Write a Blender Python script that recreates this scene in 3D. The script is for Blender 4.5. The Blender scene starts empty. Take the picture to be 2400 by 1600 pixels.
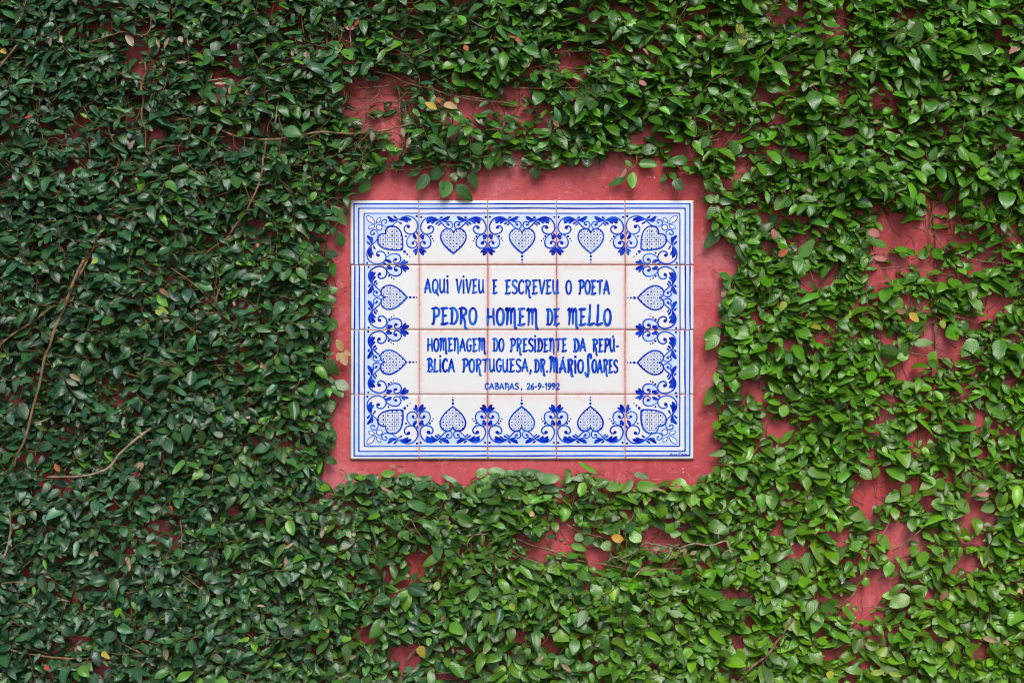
import bpy, math, random
import numpy as np
from mathutils import Vector
from mathutils.geometry import tessellate_polygon

random.seed(7)
rng = np.random.RandomState(11)
S = bpy.context.scene
COL = S.collection
R = math.radians

# ------------------------------------------------------------------ camera, sky, sun, exposure
DIST = 3.6                     # camera to wall, metres
K = 0.00093                    # metres of wall per pixel of the 2400 px wide photograph
ZC = 1.75                      # height of the lens
cam = bpy.data.cameras.new("camera"); camo = bpy.data.objects.new("camera", cam); COL.objects.link(camo)
camo.location = (0, -DIST, ZC); camo.rotation_euler = (R(90), 0, 0)
cam.sensor_width = 36; cam.lens = 36 * DIST / (2400 * K); cam.clip_end = 500; cam.clip_start = 0.05
S.camera = camo

SUN_EL, SUN_AZ = 47, 8        # degrees; azimuth measured from straight behind the camera, to the right
w = bpy.data.worlds.new("World"); S.world = w; w.use_nodes = True
nt = w.node_tree; nt.nodes.clear()
sky = nt.nodes.new("ShaderNodeTexSky"); sky.sky_type = 'NISHITA'; sky.sun_disc = False
sky.sun_elevation = R(SUN_EL); sky.sun_rotation = R(180 - SUN_AZ)
sky.air_density = 0.8; sky.dust_density = 2.0; sky.ozone_density = 0.6
bg = nt.nodes.new("ShaderNodeBackground"); bg.inputs['Strength'].default_value = 0.10
wo = nt.nodes.new("ShaderNodeOutputWorld")
nt.links.new(sky.outputs[0], bg.inputs[0]); nt.links.new(bg.outputs[0], wo.inputs[0])
sl = bpy.data.lights.new("sun", 'SUN'); sl.energy = 1.5; sl.angle = R(30); sl.color = (1, .965, .92)
so = bpy.data.objects.new("sun", sl); COL.objects.link(so)
el, az = R(SUN_EL), R(SUN_AZ)
tosun = Vector((math.sin(az) * math.cos(el), -math.cos(az) * math.cos(el), math.sin(el)))
so.rotation_euler = tosun.to_track_quat('Z', 'Y').to_euler()
so.location = tosun * 20
S.view_settings.view_transform = 'Standard'; S.view_settings.look = 'None'
S.view_settings.exposure = 0.66; S.view_settings.gamma = 1; S.view_settings.use_curve_mapping = False
S.cycles.pixel_filter_type = 'BLACKMAN_HARRIS'; S.cycles.filter_width = 1.0
S.cycles.max_bounces = 8; S.cycles.diffuse_bounces = 4; S.cycles.transmission_bounces = 4

# ------------------------------------------------------------------ small helpers
def W(px, py, d=0.0):
    """photo pixel (2400x1600) and distance off the wall -> world point"""
    f = (DIST - d) / DIST
    return np.array([(px - 1200) * K * f, -d, ZC + (800 - py) * K * f])

def unW(p):
    f = DIST / (DIST + p[..., 1])
    return 1200 + p[..., 0] * f / K, 800 - (p[..., 2] - ZC) * f / K

CROPS = {1: (0, 0, 2.94), 2: (800, 0, 2.94), 3: (1600, 0, 2.94), 4: (0, 533, 2.94), 5: (1600, 533, 2.94),
         6: (0, 1066, 2.936), 7: (800, 1066, 2.936), 8: (1600, 1066, 2.936), 0: (0, 0, 1)}
def cp(c, x, y):
    a, b, s = CROPS[c]
    return a + x / s, b + y / s

def srgb(r, g, b):
    f = lambda c: (c / 12.92 if c <= .04045 else ((c + .055) / 1.055) ** 2.4)
    return (f(r / 255), f(g / 255), f(b / 255))

def tag(o, label=None, cat=None, kind=None, group=None):
    if label: o['label'] = label
    if cat: o['category'] = cat
    if kind: o['kind'] = kind
    if group: o['group'] = group
    return o

def empty(name, loc):
    o = bpy.data.objects.new(name, None); COL.objects.link(o); o.location = loc; o.empty_display_size = .05
    return o

def mesh_obj(name, verts, faces, mats, parent=None, origin=None, smooth=True, attrs=None, uv=None, midx=None):
    """verts are world space; origin becomes the object's origin"""
    v = np.asarray(verts, dtype=np.float64)
    origin = np.array(origin if origin is not None else (0, 0, 0), dtype=np.float64)
    me = bpy.data.meshes.new(name)
    v = (v - origin).astype(np.float32)
    if isinstance(faces, np.ndarray):
        n, k = faces.shape
        me.vertices.add(len(v)); me.vertices.foreach_set("co", v.ravel())
        me.loops.add(n * k); me.loops.foreach_set("vertex_index", faces.astype(np.int32).ravel())
        me.polygons.add(n); me.polygons.foreach_set("loop_start", np.arange(0, n * k, k, dtype=np.int32))
        me.polygons.foreach_set("loop_total", np.full(n, k, dtype=np.int32))
        me.update(calc_edges=True)
    else:
        me.from_pydata([tuple(x) for x in v], [], faces)
    if smooth:
        me.polygons.foreach_set("use_smooth", np.ones(len(me.polygons), dtype=bool))
    for m in (mats if isinstance(mats, (list, tuple)) else [mats]):
        me.materials.append(m)
    if midx is not None:
        me.polygons.foreach_set("material_index", np.asarray(midx, dtype=np.int32))
    if attrs:
        for an, data in attrs.items():
            data = np.asarray(data, dtype=np.float32)
            if data.ndim == 1:
                a = me.attributes.new(an, 'FLOAT', 'POINT'); a.data.foreach_set("value", data)
            else:
                a = me.attributes.new(an, 'FLOAT_VECTOR', 'POINT'); a.data.foreach_set("vector", data.ravel())
    o = bpy.data.objects.new(name, me); COL.objects.link(o)
    o.location = origin
    if parent:
        o.parent = parent
        o.location = origin - np.array(parent_world(parent))
    return o

def parent_world(o):
    l = np.array(o.location)
    while o.parent:
        o = o.parent; l = l + np.array(o.location)
    return l

def spline(pts, n=8):
    """Catmull-Rom through pts (any dimension)"""
    P = np.asarray(pts, dtype=float)
    if len(P) < 3:
        t = np.linspace(0, 1, n + 1)[:, None]
        return P[0] * (1 - t) + P[-1] * t
    Q = np.vstack([2 * P[0] - P[1], P, 2 * P[-1] - P[-2]])
    out = []
    for i in range(len(P) - 1):
        a, b, c, d = Q[i:i + 4]
        for t in np.linspace(0, 1, n, endpoint=False):
            out.append(.5 * (2 * b + (c - a) * t + (2 * a - 5 * b + 4 * c - d) * t * t + (3 * b - a - 3 * c + d) * t ** 3))
    out.append(P[-1])
    return np.array(out)

def vnoise(nx, ny, cells, seed):
    """smooth value noise on an ny x nx grid"""
    r = np.random.RandomState(seed)
    cx, cy = cells
    g = r.uniform(-1, 1, (cy + 3, cx + 3))
    X = np.linspace(0, cx, nx); Y = np.linspace(0, cy, ny)
    xi = X.astype(int); yi = Y.astype(int); fx = X - xi; fy = Y - yi
    fx = fx * fx * (3 - 2 * fx); fy = fy * fy * (3 - 2 * fy)
    a = g[np.ix_(yi, xi)]; b = g[np.ix_(yi, xi + 1)]; c = g[np.ix_(yi + 1, xi)]; d = g[np.ix_(yi + 1, xi + 1)]
    return (a * (1 - fx) + b * fx) * (1 - fy)[:, None] + (c * (1 - fx) + d * fx) * fy[:, None]

# ------------------------------------------------------------------ node helpers / materials
class N:
    def __init__(s, name):
        s.m = bpy.data.materials.new(name); s.m.use_nodes = True
        s.t = s.m.node_tree; s.t.nodes.clear()
        s.out = s.t.nodes.new("ShaderNodeOutputMaterial")
    def n(s, typ, ins=None, **kw):
        x = s.t.nodes.new("ShaderNode" + typ)
        for k, v in kw.items(): setattr(x, k, v)
        for k, v in (ins or {}).items(): s.set(x.inputs[k], v)
        return x
    def set(s, sock, v):
        if isinstance(v, bpy.types.NodeSocket): s.t.links.new(v, sock)
        elif isinstance(v, bpy.types.Node): s.t.links.new(v.outputs[0], sock)
        elif isinstance(v, (tuple, list)) and len(v) == 3 and sock.type == 'RGBA': sock.default_value = (*v, 1)
        else: sock.default_value = v
    def mix(s, f, a, b, blend='MIX'):
        x = s.t.nodes.new("ShaderNodeMix"); x.data_type = 'RGBA'; x.blend_type = blend; x.clamp_factor = True
        s.set(x.inputs[0], f); s.set(x.inputs[6], a); s.set(x.inputs[7], b)
        return x.outputs[2]
    def math(s, op, a, b=0.0, c=0.0, clamp=False):
        x = s.t.nodes.new("ShaderNodeMath"); x.operation = op; x.use_clamp = clamp
        s.set(x.inputs[0], a); s.set(x.inputs[1], b); s.set(x.inputs[2], c)
        return x.outputs[0]
    def ramp(s, f, lo, hi, a=0.0, b=1.0):
        x = s.t.nodes.new("ShaderNodeMapRange"); x.interpolation_type = 'SMOOTHSTEP'
        s.set(x.inputs[0], f); x.inputs[1].default_value = lo; x.inputs[2].default_value = hi
        x.inputs[3].default_value = a; x.inputs[4].default_value = b
        return x.outputs[0]
    def noise(s, scale, detail=4, rough=.55, vec=None, dist=0):
        x = s.t.nodes.new("ShaderNodeTexNoise")
        x.inputs['Scale'].default_value = scale; x.inputs['Detail'].default_value = detail
        x.inputs['Roughness'].default_value = rough; x.inputs['Distortion'].default_value = dist
        if vec is not None: s.t.links.new(vec, x.inputs['Vector'])
        return x.outputs[0]
    def obj(s):
        return s.n("TexCoord").outputs['Object']
    def attr(s, name, out='Fac'):
        return s.n("Attribute", attribute_name=name).outputs[out]
    def bump(s, h, strength, dist):
        return s.n("Bump", {'Height': h, 'Strength': strength, 'Distance': dist}).outputs[0]
    def pbr(s, **ins):
        b = s.n("BsdfPrincipled")
        for k, v in ins.items(): s.set(b.inputs[k.replace('_', ' ')], v)
        s.t.links.new(b.outputs[0], s.out.inputs[0])
        return b

def mat_wall():
    a = N("red_wall_paint"); o = a.obj()
    base = a.mix(a.ramp(a.noise(2.2, 5, .6, o),   .3, .7), srgb(186, 68, 70), srgb(206, 92, 97))
    # chalky pale bloom patches
    base = a.mix(a.math('MULTIPLY', a.ramp(a.noise(6.5, 6, .7, o, .6), .49, .66), .55), base, srgb(216, 128, 132))
    # grimy darker drifts
    base = a.mix(a.math('MULTIPLY', a.ramp(a.noise(8, 7, .74, o, .4), .5, .67), .5), base, srgb(142, 50, 48))
    # vertical run marks
    mp = a.n("Mapping", {'Vector': o, 'Scale': (26, 1, 2.2)})
    base = a.mix(a.math('MULTIPLY', a.ramp(a.noise(1.0, 4, .6, mp.outputs[0]), .52, .68), .4), base, srgb(150, 54, 52))
    # scuffs where the paint has worn to a paler coat, and fine speckle
    base = a.mix(a.math('MULTIPLY', a.ramp(a.noise(30, 6, .75, o, .8), .57, .64), .35), base, srgb(222, 142, 144))
    base = a.mix(a.math('MULTIPLY', a.ramp(a.noise(120, 4, .7, o), .5, .68), .3), base, srgb(140, 54, 52))
    # fine dark pits and pale flecks
    v = a.n("TexVoronoi", {'Vector': o, 'Scale': 62.0, 'Randomness': 1.0})
    sel = a.ramp(a.noise(11, 3, .6, o), .5, .56)
    base = a.mix(a.math('MULTIPLY', a.ramp(v.outputs[0], .16, .08), a.math('MULTIPLY', sel, .65)), base, srgb(92, 40, 40))
    v2 = a.n("TexVoronoi", {'Vector': o, 'Scale': 41.0, 'Randomness': 1.0})
    base = a.mix(a.math('MULTIPLY', a.ramp(v2.outputs[0], .1, .04), a.ramp(a.noise(7, 2, .5, o), .56, .6)), base, srgb(222, 170, 166))
    # thin scratches
    mp2 = a.n("Mapping", {'Vector': o, 'Rotation': (0, .7, 0), 'Scale': (22, 1, 130)})
    base = a.mix(a.math('MULTIPLY', a.ramp(a.noise(1.0, 2, .5, mp2.outputs[0]), .66, .7), .45), base, srgb(216, 140, 138))
    h = a.math('ADD', a.math('MULTIPLY', a.noise(26, 5, .6, o), .6), a.math('MULTIPLY', a.noise(160, 4, .6, o), .25))
    a.pbr(Base_Color=base, Roughness=.62, Normal=a.bump(h, .35, .004), Specular_IOR_Level=.35)
    return a.m

def mat_leaf(name="leaf_green", rough=.2, transl=.16, spec=.6):
    a = N(name); o = a.obj()
    tint = a.attr("tint", 'Vector'); uv = a.n("Attribute", attribute_name="leafuv").outputs['Vector']
    sep = a.n("SeparateXYZ", {0: uv})
    s_ = a.math('ABSOLUTE', sep.outputs[0]); t_ = sep.outputs[1]
    mott = a.noise(70, 3, .6, o)
    col = a.mix(a.ramp(mott, .3, .75, 0, .3), tint, a.mix(.5, tint, (.02, .05, .012)))
    # side veins fan out from the midrib
    ph = a.math('SUBTRACT', a.math('MULTIPLY', t_, 44.0), a.math('MULTIPLY', s_, 14.0))
    vein = a.ramp(a.math('SINE', ph), .8, 1.0, 0, .16)
    col = a.mix(vein, col, a.mix(.4, tint, (.1, .26, .06)))
    rib = a.ramp(s_, .085, .02, 0, .4)
    col = a.mix(rib, col, a.mix(.5, tint, (.22, .42, .1)))
    # dry scars on a few leaves
    sc = a.math('MULTIPLY', a.ramp(a.noise(38, 4, .65, o), .63, .68), .5)
    col = a.mix(sc, col, (.2, .17, .07))
    geo = a.n("NewGeometry")
    under = a.mix(.4, col, (.1, .2, .06))
    col2 = a.mix(geo.outputs['Backfacing'], col, under)
    rgh = a.math('ADD', rough, a.math('MULTIPLY', a.noise(14, 2, .5, o), .22))
    h = a.math('ADD', a.math('MULTIPLY', a.math('SINE', ph), .25), a.math('MULTIPLY', a.noise(120, 3, .6, o), .6))
    nrm = a.bump(h, .25, .0012)
    b = a.n("BsdfPrincipled", {'Base Color': col2, 'Roughness': rgh, 'Specular IOR Level': spec, 'Normal': nrm})
    tr = a.n("BsdfTranslucent", {'Color': a.mix(.35, col, (.28, .42, .03))})
    mx = a.n("MixShader", {0: transl}); a.t.links.new(b.outputs[0], mx.inputs[1]); a.t.links.new(tr.outputs[0], mx.inputs[2])
    a.t.links.new(mx.outputs[0], a.out.inputs[0])
    return a.m

def mat_dry():
    a = N("dry_leaf"); o = a.obj()
    tint = a.attr("tint", 'Vector')
    col = a.mix(a.ramp(a.noise(90, 4, .65, o), .35, .7), tint, a.mix(.6, tint, (.16, .1, .05)))
    a.pbr(Base_Color=col, Roughness=.85, Normal=a.bump(a.noise(180, 3, .6, o), .4, .002), Specular_IOR_Level=.2)
    return a.m

def mat_bark(name, c1, c2, c3):
    a = N(name); o = a.obj()
    col = a.mix(a.ramp(a.noise(45, 5, .65, o), .35, .66), c1, c2)
    col = a.mix(a.ramp(a.noise(150, 4, .7, o), .56, .75, 0, .8), col, c3)
    a.pbr(Base_Color=col, Roughness=.8, Normal=a.bump(a.noise(220, 4, .7, o), .7, .002), Specular_IOR_Level=.25)
    return a.m

def mat_glaze():
    a = N("white_tin_glaze"); o = a.obj()
    st = a.attr("stain")
    nz = a.noise(60, 5, .65, o, .5)
    f = a.math('MULTIPLY', st, a.ramp(nz, .25, .7, .45, 1.15), clamp=True)
    base = a.mix(a.ramp(a.noise(9, 4, .6, o), .4, .7, 0, .5), srgb(231, 232, 231), srgb(225, 226, 227))
    # pinholes in the glaze
    v = a.n("TexVoronoi", {'Vector': o, 'Scale': 95.0})
    base = a.mix(a.math('MULTIPLY', a.ramp(v.outputs[0], .07, .03), a.ramp(a.noise(23, 2, .5, o), .6, .64)), base, srgb(150, 110, 100))
    col = a.mix(f, base, srgb(226, 138, 126))
    col = a.mix(a.ramp(f, .72, 1.0, 0, .75), col, srgb(150, 78, 62))
    a.pbr(Base_Color=col, Roughness=.16, Specular_IOR_Level=.5, Normal=a.bump(a.noise(14, 3, .5, o), .12, .004))
    return a.m

def mat_paint():
    a = N("cobalt_brush_paint"); o = a.obj()
    d = a.math('ADD', a.attr("paint"), a.math('MULTIPLY', a.math('SUBTRACT', a.noise(210, 3, .6, o), .5), .4))
    c = a.mix(a.ramp(d, .05, .5), srgb(44, 116, 216), srgb(0, 66, 200))
    c = a.mix(a.ramp(d, .5, .82), c, srgb(0, 27, 168))
    c = a.mix(a.ramp(d, .82, 1.1), c, srgb(22, 14, 118))
    a.pbr(Base_Color=c, Roughness=.16, Specular_IOR_Level=.14)
    return a.m

def mat_wash():
    a = N("pale_blue_wash"); o = a.obj()
    c = a.mix(a.ramp(a.noise(75, 4, .6, o), .3, .7), srgb(212, 225, 246), srgb(192, 211, 243))
    a.pbr(Base_Color=c, Roughness=.16, Specular_IOR_Level=.5)
    return a.m

def mat_plain(name, c1, c2, scale, rough=.85):
    a = N(name); o = a.obj()
    a.pbr(Base_Color=a.mix(a.ramp(a.noise(scale, 5, .65, o), .35, .68), c1, c2), Roughness=rough,
          Normal=a.bump(a.noise(scale * 4, 4, .6, o), .4, .003))
    return a.m

M_WALL, M_LEAF, M_DRY, M_GLAZE, M_PAINT, M_WASH = mat_wall(), mat_leaf(), mat_dry(), mat_glaze(), mat_paint(), mat_wash()
M_YOUNG = mat_leaf("leaf_coloured", .4, .25, .4)
M_BARK = mat_bark("stem_bark", srgb(108, 82, 60), srgb(150, 122, 92), srgb(188, 166, 136))
M_PALE = mat_bark("dead_stem_bark", srgb(128, 110, 88), srgb(170, 154, 128), srgb(96, 76, 58))
M_TWIG = mat_bark("twig_bark", srgb(92, 70, 44), srgb(128, 100, 62), srgb(96, 110, 52))
M_GROUT = mat_plain("red_grout", srgb(146, 84, 70), srgb(196, 132, 116), 60)
M_CLAY = mat_plain("tile_clay_edge", srgb(206, 196, 184), srgb(188, 150, 132), 50)
M_MORTAR = mat_plain("mortar_lip", srgb(120, 70, 62), srgb(188, 132, 116), 70)
M_GROUND = mat_plain("paved_ground", srgb(58, 62, 48), srgb(84, 82, 66), 3)

# ------------------------------------------------------------------ setting: ground and the red wall
gv = [(-40, -60, 0), (40, -60, 0), (40, .1, 0), (-40, .1, 0)]
tag(mesh_obj("ground", gv, [(0, 1, 2, 3)], M_GROUND, smooth=False), kind='structure')

def build_wall():
    nx, ny = 340, 220
    X = np.linspace(-2.6, 2.6, nx); Z = np.linspace(0, 3.3, ny)
    dep = vnoise(nx, ny, (9, 6), 3) * .0030 + vnoise(nx, ny, (26, 17), 4) * .0021 + vnoise(nx, ny, (64, 41), 5) * .0009 + vnoise(nx, ny, (150, 96), 6) * .0003
    gx, gz = np.meshgrid(X, Z)
    # flat behind the plaque
    flat = np.clip(np.maximum(np.abs(gx - .0205) - .39, np.abs(gz - ZC - .025) - .30) / .03, 0, 1)
    v = np.stack([gx, dep * flat, gz], -1).reshape(-1, 3)
    idx = np.arange(nx * ny).reshape(ny, nx)
    f = np.stack([idx[:-1, :-1], idx[:-1, 1:], idx[1:, 1:], idx[1:, :-1]], -1).reshape(-1, 4)
    # thickness: top, back and ends
    n0 = len(v)
    bv = np.array([(-2.6, .3, 0), (2.6, .3, 0), (2.6, .3, 3.3), (-2.6, .3, 3.3)])
    v = np.vstack([v, bv])
    f2 = np.array([[n0 + 1, n0, n0 + 3, n0 + 2], [idx[-1, 0], idx[-1, -1], n0 + 2, n0 + 3],
                   [idx[0, -1], n0 + 1, n0 + 2, idx[-1, -1]], [n0, idx[0, 0], idx[-1, 0], n0 + 3]])
    o = mesh_obj("wall", v, np.vstack([f, f2]), M_WALL)
    tag(o, "red painted plaster wall, worn and speckled, showing around the tile plaque and through the creeper", "wall", kind='thing')
build_wall()

# ------------------------------------------------------------------ the tile plaque
PX0, PX1, PY0, PY1 = 821.5, 1625.0, 470.0, 1075.5
TW, TH = (PX1 - PX0) / 5, (PY1 - PY0) / 4        # pixels per tile
TT = .0065                                         # how far the tile face stands off the wall
plaque = empty("tile_plaque", W((PX0 + PX1) / 2, PY1, 0))
tag(plaque, "white glazed tile plaque with blue painted hearts, scrolls and lettering on the red wall", "plaque")

# grout bed behind the tiles
def box(x0, x1, y0, y1, z0, z1):
    v = [(x, y, z) for x in (x0, x1) for y in (y0, y1) for z in (z0, z1)]
    f = [(0, 1, 3, 2), (4, 6, 7, 5), (0, 4, 5, 1), (2, 3, 7, 6), (0, 2, 6, 4), (1, 5, 7, 3)]
    return v, f
a0, a1 = W(PX0 + 2, PY1 - 2), W(PX1 - 2, PY0 + 2)
bv, bf = box(a0[0], a1[0], -(TT - .0013), -.0, a0[2], a1[2])
mesh_obj("grout", bv, bf, M_GROUT, plaque, smooth=False)

def mortar():
    # a thin uneven lip of mortar round the tiles
    r = np.random.RandomState(21)
    a, b_ = W(PX0, PY1), W(PX1, PY0)
    cs = [(a[0], b_[2]), (b_[0], b_[2]), (b_[0], a[2]), (a[0], a[2])]
    ins, out = [], []
    for k in range(4):
        p, q = np.array(cs[k]), np.array(cs[(k + 1) % 4])
        n = 120; t = np.linspace(0, 1, n, endpoint=False)
        d = (q - p) / np.linalg.norm(q - p); nn = np.array([-d[1], d[0]])
        wv = np.abs(np.interp(t, np.linspace(0, 1, 40), r.normal(0, 1, 40))) * .0011 * np.interp(t, np.linspace(0, 1, 9), r.uniform(.2, 1.3, 9)) + .0002
        if k == 2: wv += .0009
        base = p + (q - p) * t[:, None]
        ins.append(base - nn * .004); out.append(base + nn * wv[:, None])
    I = np.vstack(ins); O = np.vstack(out); m = len(I)
    V = np.vstack([np.c_[I[:, 0], np.full(m, -.0036), I[:, 1]], np.c_[O[:, 0], np.full(m, -.0024), O[:, 1]], np.c_[O[:, 0], np.full(m, .001), O[:, 1]]])
    i = np.arange(m); j = (i + 1) % m
    F = np.vstack([np.c_[i, m + i, m + j, j], np.c_[m + i, 2 * m + i, 2 * m + j, m + j]])
    mesh_obj("mortar_edge", V, F, M_MORTAR, plaque, smooth=False)
mortar()

class Brush:
    """collects flat brush marks, in tile pixels, each a hair above the last"""
    def __init__(s, top, seed=0):
        s.v, s.f, s.p, s.mi = [], [], [], []
        s.z = top; s.r = random.Random(seed)
    def lift(s): s.z += 1.1e-5
    def stroke(s, pts, w, dark=.5, taper=(.55, .55), n=7, smooth=True, wob=.08):
        P = spline(pts, n) if smooth else np.vstack([spline(pts[i:i + 2], 4)[(0 if i == 0 else 1):] for i in range(len(pts) - 1)])
        if len(P) < 2: return
        s.lift()
        T = np.gradient(P, axis=0); L = np.linalg.norm(T, axis=1)[:, None]; T = T / np.maximum(L, 1e-9)
        Nn = np.stack([-T[:, 1], T[:, 0]], -1)
        t = np.linspace(0, 1, len(P))
        if taper is None:
            prof = np.where(t < .7, .1 + .9 * np.sin(np.clip(t / .7, 0, 1) * np.pi / 2) ** 1.3, np.sqrt(np.clip(1 - ((t - .7) / .315) ** 2, 0, 1)))
        else: prof = np.minimum(1, np.minimum(taper[0] + (1 - taper[0]) * t / .3, taper[1] + (1 - taper[1]) * (1 - t) / .3))
        ph = s.r.uniform(0, 6)
        prof = prof * (1 + wob * np.sin(t * 9 + ph))
        hw = (w / 2 * prof)[:, None]
        b = len(s.v)
        # rounded ends
        A = P + Nn * hw; B = P - Nn * hw
        s.v.append((*(P[0] - T[0] * hw[0] * .9), s.z)); s.p.append(dark)
        dk = dark + .22 * np.sin(t * 5 + ph) + s.r.uniform(-.12, .12)
        for i in range(len(P)):
            s.v.append((*A[i], s.z)); s.v.append((*B[i], s.z)); s.p += [dk[i], dk[i] - .08]
        s.v.append((*(P[-1] + T[-1] * hw[-1] * .9), s.z)); s.p.append(dark + .2)
        s.f.append((b, b + 1, b + 2)); s.mi.append(0)
        for i in range(len(P) - 1):
            q = b + 1 + 2 * i
            s.f.append((q, q + 2, q + 3, q + 1)); s.mi.append(0)
        e = b + 1 + 2 * (len(P) - 1)
        s.f.append((e, e + 2, e + 1)); s.mi.append(0)
    def tear(s, pts, w, dark=.65):
        """a fat leaf-like mark: thin at the start, swelling, rounded at the end"""
        s.stroke(pts, w * 1.22, dark, taper=None, wob=.03, n=9)
    def dot(s, x, y, r, dark=.9):
        s.lift(); b = len(s.v); n = 12
        sx, sy = 1 + s.r.uniform(-.12, .12), 1 + s.r.uniform(-.12, .12)
        for i in range(n):
            a = 2 * math.pi * i / n
            s.v.append((x + r * sx * math.cos(a), y + r * sy * math.sin(a), s.z)); s.p.append(dark)
        s.f.append(tuple(range(b, b + n))); s.mi.append(0)
    def poly(s, pts, mi=1):
        s.lift(); b = len(s.v)
        for x, y in pts: s.v.append((x, y, s.z)); s.p.append(.2)
        for tri in tessellate_polygon([[Vector((x, y, 0)) for x, y in pts]]):
            s.f.append(tuple(b + i for i in tri)); s.mi.append(mi)
    def map(s, fn):
        """fn maps (x, y) -> (x, y)"""
        s.v = [(*fn(x, y), z) for x, y, z in s.v]
        return s
    def build(s, name, parent, to_world):
        v = np.array([to_world(x, y, z) for x, y, z in s.v])
        v0 = v.mean(0)
        # faces must look at the viewer (-y)
        F = []
        for f in s.f:
            p = v[list(f)]
            nrm = np.cross(p[1] - p[0], p[2] - p[0])
            F.append(tuple(reversed(f)) if nrm[1] > 0 else f)
        return mesh_obj(name, v, F, [M_PAINT, M_WASH, M_GLAZE], parent, origin=v0, smooth=False,
                        attrs={'paint': s.p, 'stain': np.zeros(len(v))}, midx=s.mi)

# motifs, traced in tile units: u to the right, v down, 0..1
def uA(x, y): return (x - 862) / 756, (y - 92) / 708         # zoomed tile 2 of the top row
def uC(x, y): return (x - 93) / 757, (y - 92) / 708          # zoomed top left corner tile
LWID = 1 / 756.

def L(pts, fn): return [fn(*p) for p in pts]

HEART = [(1243, 447), (1218, 412), (1175, 404), (1130, 422), (1105, 468), (1107, 520), (1140, 578), (1195, 634), (1250, 676)]
def heart_outline():
    left = L(HEART, uA)
    P = spline(left, 5)
    Q = P[::-1].copy(); Q[:, 0] = 2 * .504 - Q[:, 0]
    P[0, 0] = P[-1, 0] = Q[0, 0] = Q[-1, 0] = .504
    return np.vstack([P, Q[1:-1]])
HO = heart_outline()

def inside(poly, x, y):
    x1, y1 = poly[:, 0], poly[:, 1]; x2, y2 = np.roll(x1, -1), np.roll(y1, -1)
    c = ((y1 > y) != (y2 > y)) & (x < (x2 - x1) * (y - y1) / (y2 - y1 + 1e-12) + x1)
    return c.sum() % 2 == 1

def heart_marks(b, outline, ang, step, rs):
    """white heart, lattice lines, dots in the cells, firm outline"""
    b.poly([tuple(p) for p in outline], 2)
    c = outline.mean(0)
    for k in (0, 1):
        a = ang + k * math.pi / 2
        d = np.array([math.cos(a), math.sin(a)]); n = np.array([-d[1], d[0]])
        for i in range(-6, 7):
            o = c + n * (i * step + rs.uniform(-.003, .003))
            ts = [t for t in np.linspace(-.3, .3, 121) if inside(outline, *(o + d * t))]
            if len(ts) > 4:
                p0, p1 = o + d * ts[0], o + d * ts[-1]
                b.stroke([tuple(p0), tuple((p0 + p1) / 2 + n * .002), tuple(p1)], .0085, -.15, n=4, wob=.15)
    d = np.array([math.cos(ang), math.sin(ang)]); n = np.array([-d[1], d[0]])
    for i in range(-6, 7):
        for j in range(-6, 7):
            q = c + n * ((i + .5) * step) + d * ((j + .5) * step)
            if inside(outline, *q):
                b.dot(q[0], q[1], .0115 + rs.uniform(-.002, .003), .95)
    cl = [tuple(p) for p in outline] + [tuple(outline[0])]
    b.stroke(cl, .0225, .55, taper=(1, 1), n=2, wob=.12)

SCROLL = [(1205, 408), (1160, 388), (1120, 350), (1070, 302), (1000, 275), (930, 295), (888, 350), (882, 410), (915, 455), (965, 462),
          (1008, 440), (1022, 402), (1002, 374), (968, 378), (958, 396)]
CURL = [(1200, 408), (1228, 385), (1232, 350), (1210, 325), (1180, 330), (1172, 352), (1192, 368)]
LOWER = [(925, 460), (968, 492), (992, 540), (982, 592), (940, 618), (892, 605), (874, 570), (890, 544), (922, 545), (930, 566)]
def side_marks(b, rs, lower_dots=True):
    """one straight border tile, seen with its outer edge at the top"""
    for m in (0, 1):
        fx = (lambda p: p) if m == 0 else (lambda p: (2 * .504 - p[0], p[1]))
        T = lambda pts: [fx(q) for q in L(pts, uA)]
        j = lambda: rs.uniform(-.006, .006)
        b.stroke(T(SCROLL), .0225, .5, taper=(.7, 1)); b.dot(*fx(uA(972, 388)), .026, .75)
        b.stroke(T(CURL), .0195, .4, taper=(.6, 1)); b.dot(*fx(uA(1190, 358)), .017, .7)
        b.stroke(T(LOWER), .0205, .45, taper=(.6, 1)); b.dot(*fx(uA(922, 560)), .024, .75)
        # acanthus marks on the big scroll
        b.tear(T([(1065, 300), (1010, 298), (948, 342)]), .042, .75)
        b.tear(T([(1080, 312), (1035, 315), (1000, 345)]), .034, .6)
        b.tear(T([(1098, 332), (1070, 335), (1045, 356)]), .028, .55)
        b.tear(T([(1085, 310), (1140, 300), (1202, 272)]), .042, .75)
        b.tear(T([(1080, 300), (1100, 285), (1122, 272)]), .026, .6)
        b.tear(T([(1095, 318), (1135, 318), (1172, 328)]), .024, .55)
        b.tear(T([(1040, 288), (975, 292), (938, 320)]), .024, .6); b.tear(T([(1112, 345), (1092, 352), (1072, 368)]), .02, .5)
        b.tear(T([(1110, 306), (1155, 306), (1190, 300)]), .02, .6)
        b.tear(T([(925, 460), (902, 490), (900, 522)]), .04, .8)
        b.tear(T([(908, 452), (885, 470), (876, 500)]), .026, .75)
        b.tear(T([(868, 600), (885, 650), (912, 692)]), .044, .8)
        b.tear(T([(880, 605), (905, 635), (942, 662)]), .03, .7)
        b.tear(T([(866, 612), (868, 630), (874, 655)]), .022, .7)
        b.dot(*fx(uA(886, 274)), .017, 1.0)
        for (x, y, r) in ((988, 487, .0165), (1010, 512, .012), (1026, 536, .0095)):
            b.dot(*fx(uA(x + rs.uniform(-3, 3), y)), r, 1.0)
    if lower_dots:
        for (v, r) in ((.868, .02), (.92, .0155), (.962, .01)): b.dot(.504, v, r, .7)

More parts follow.
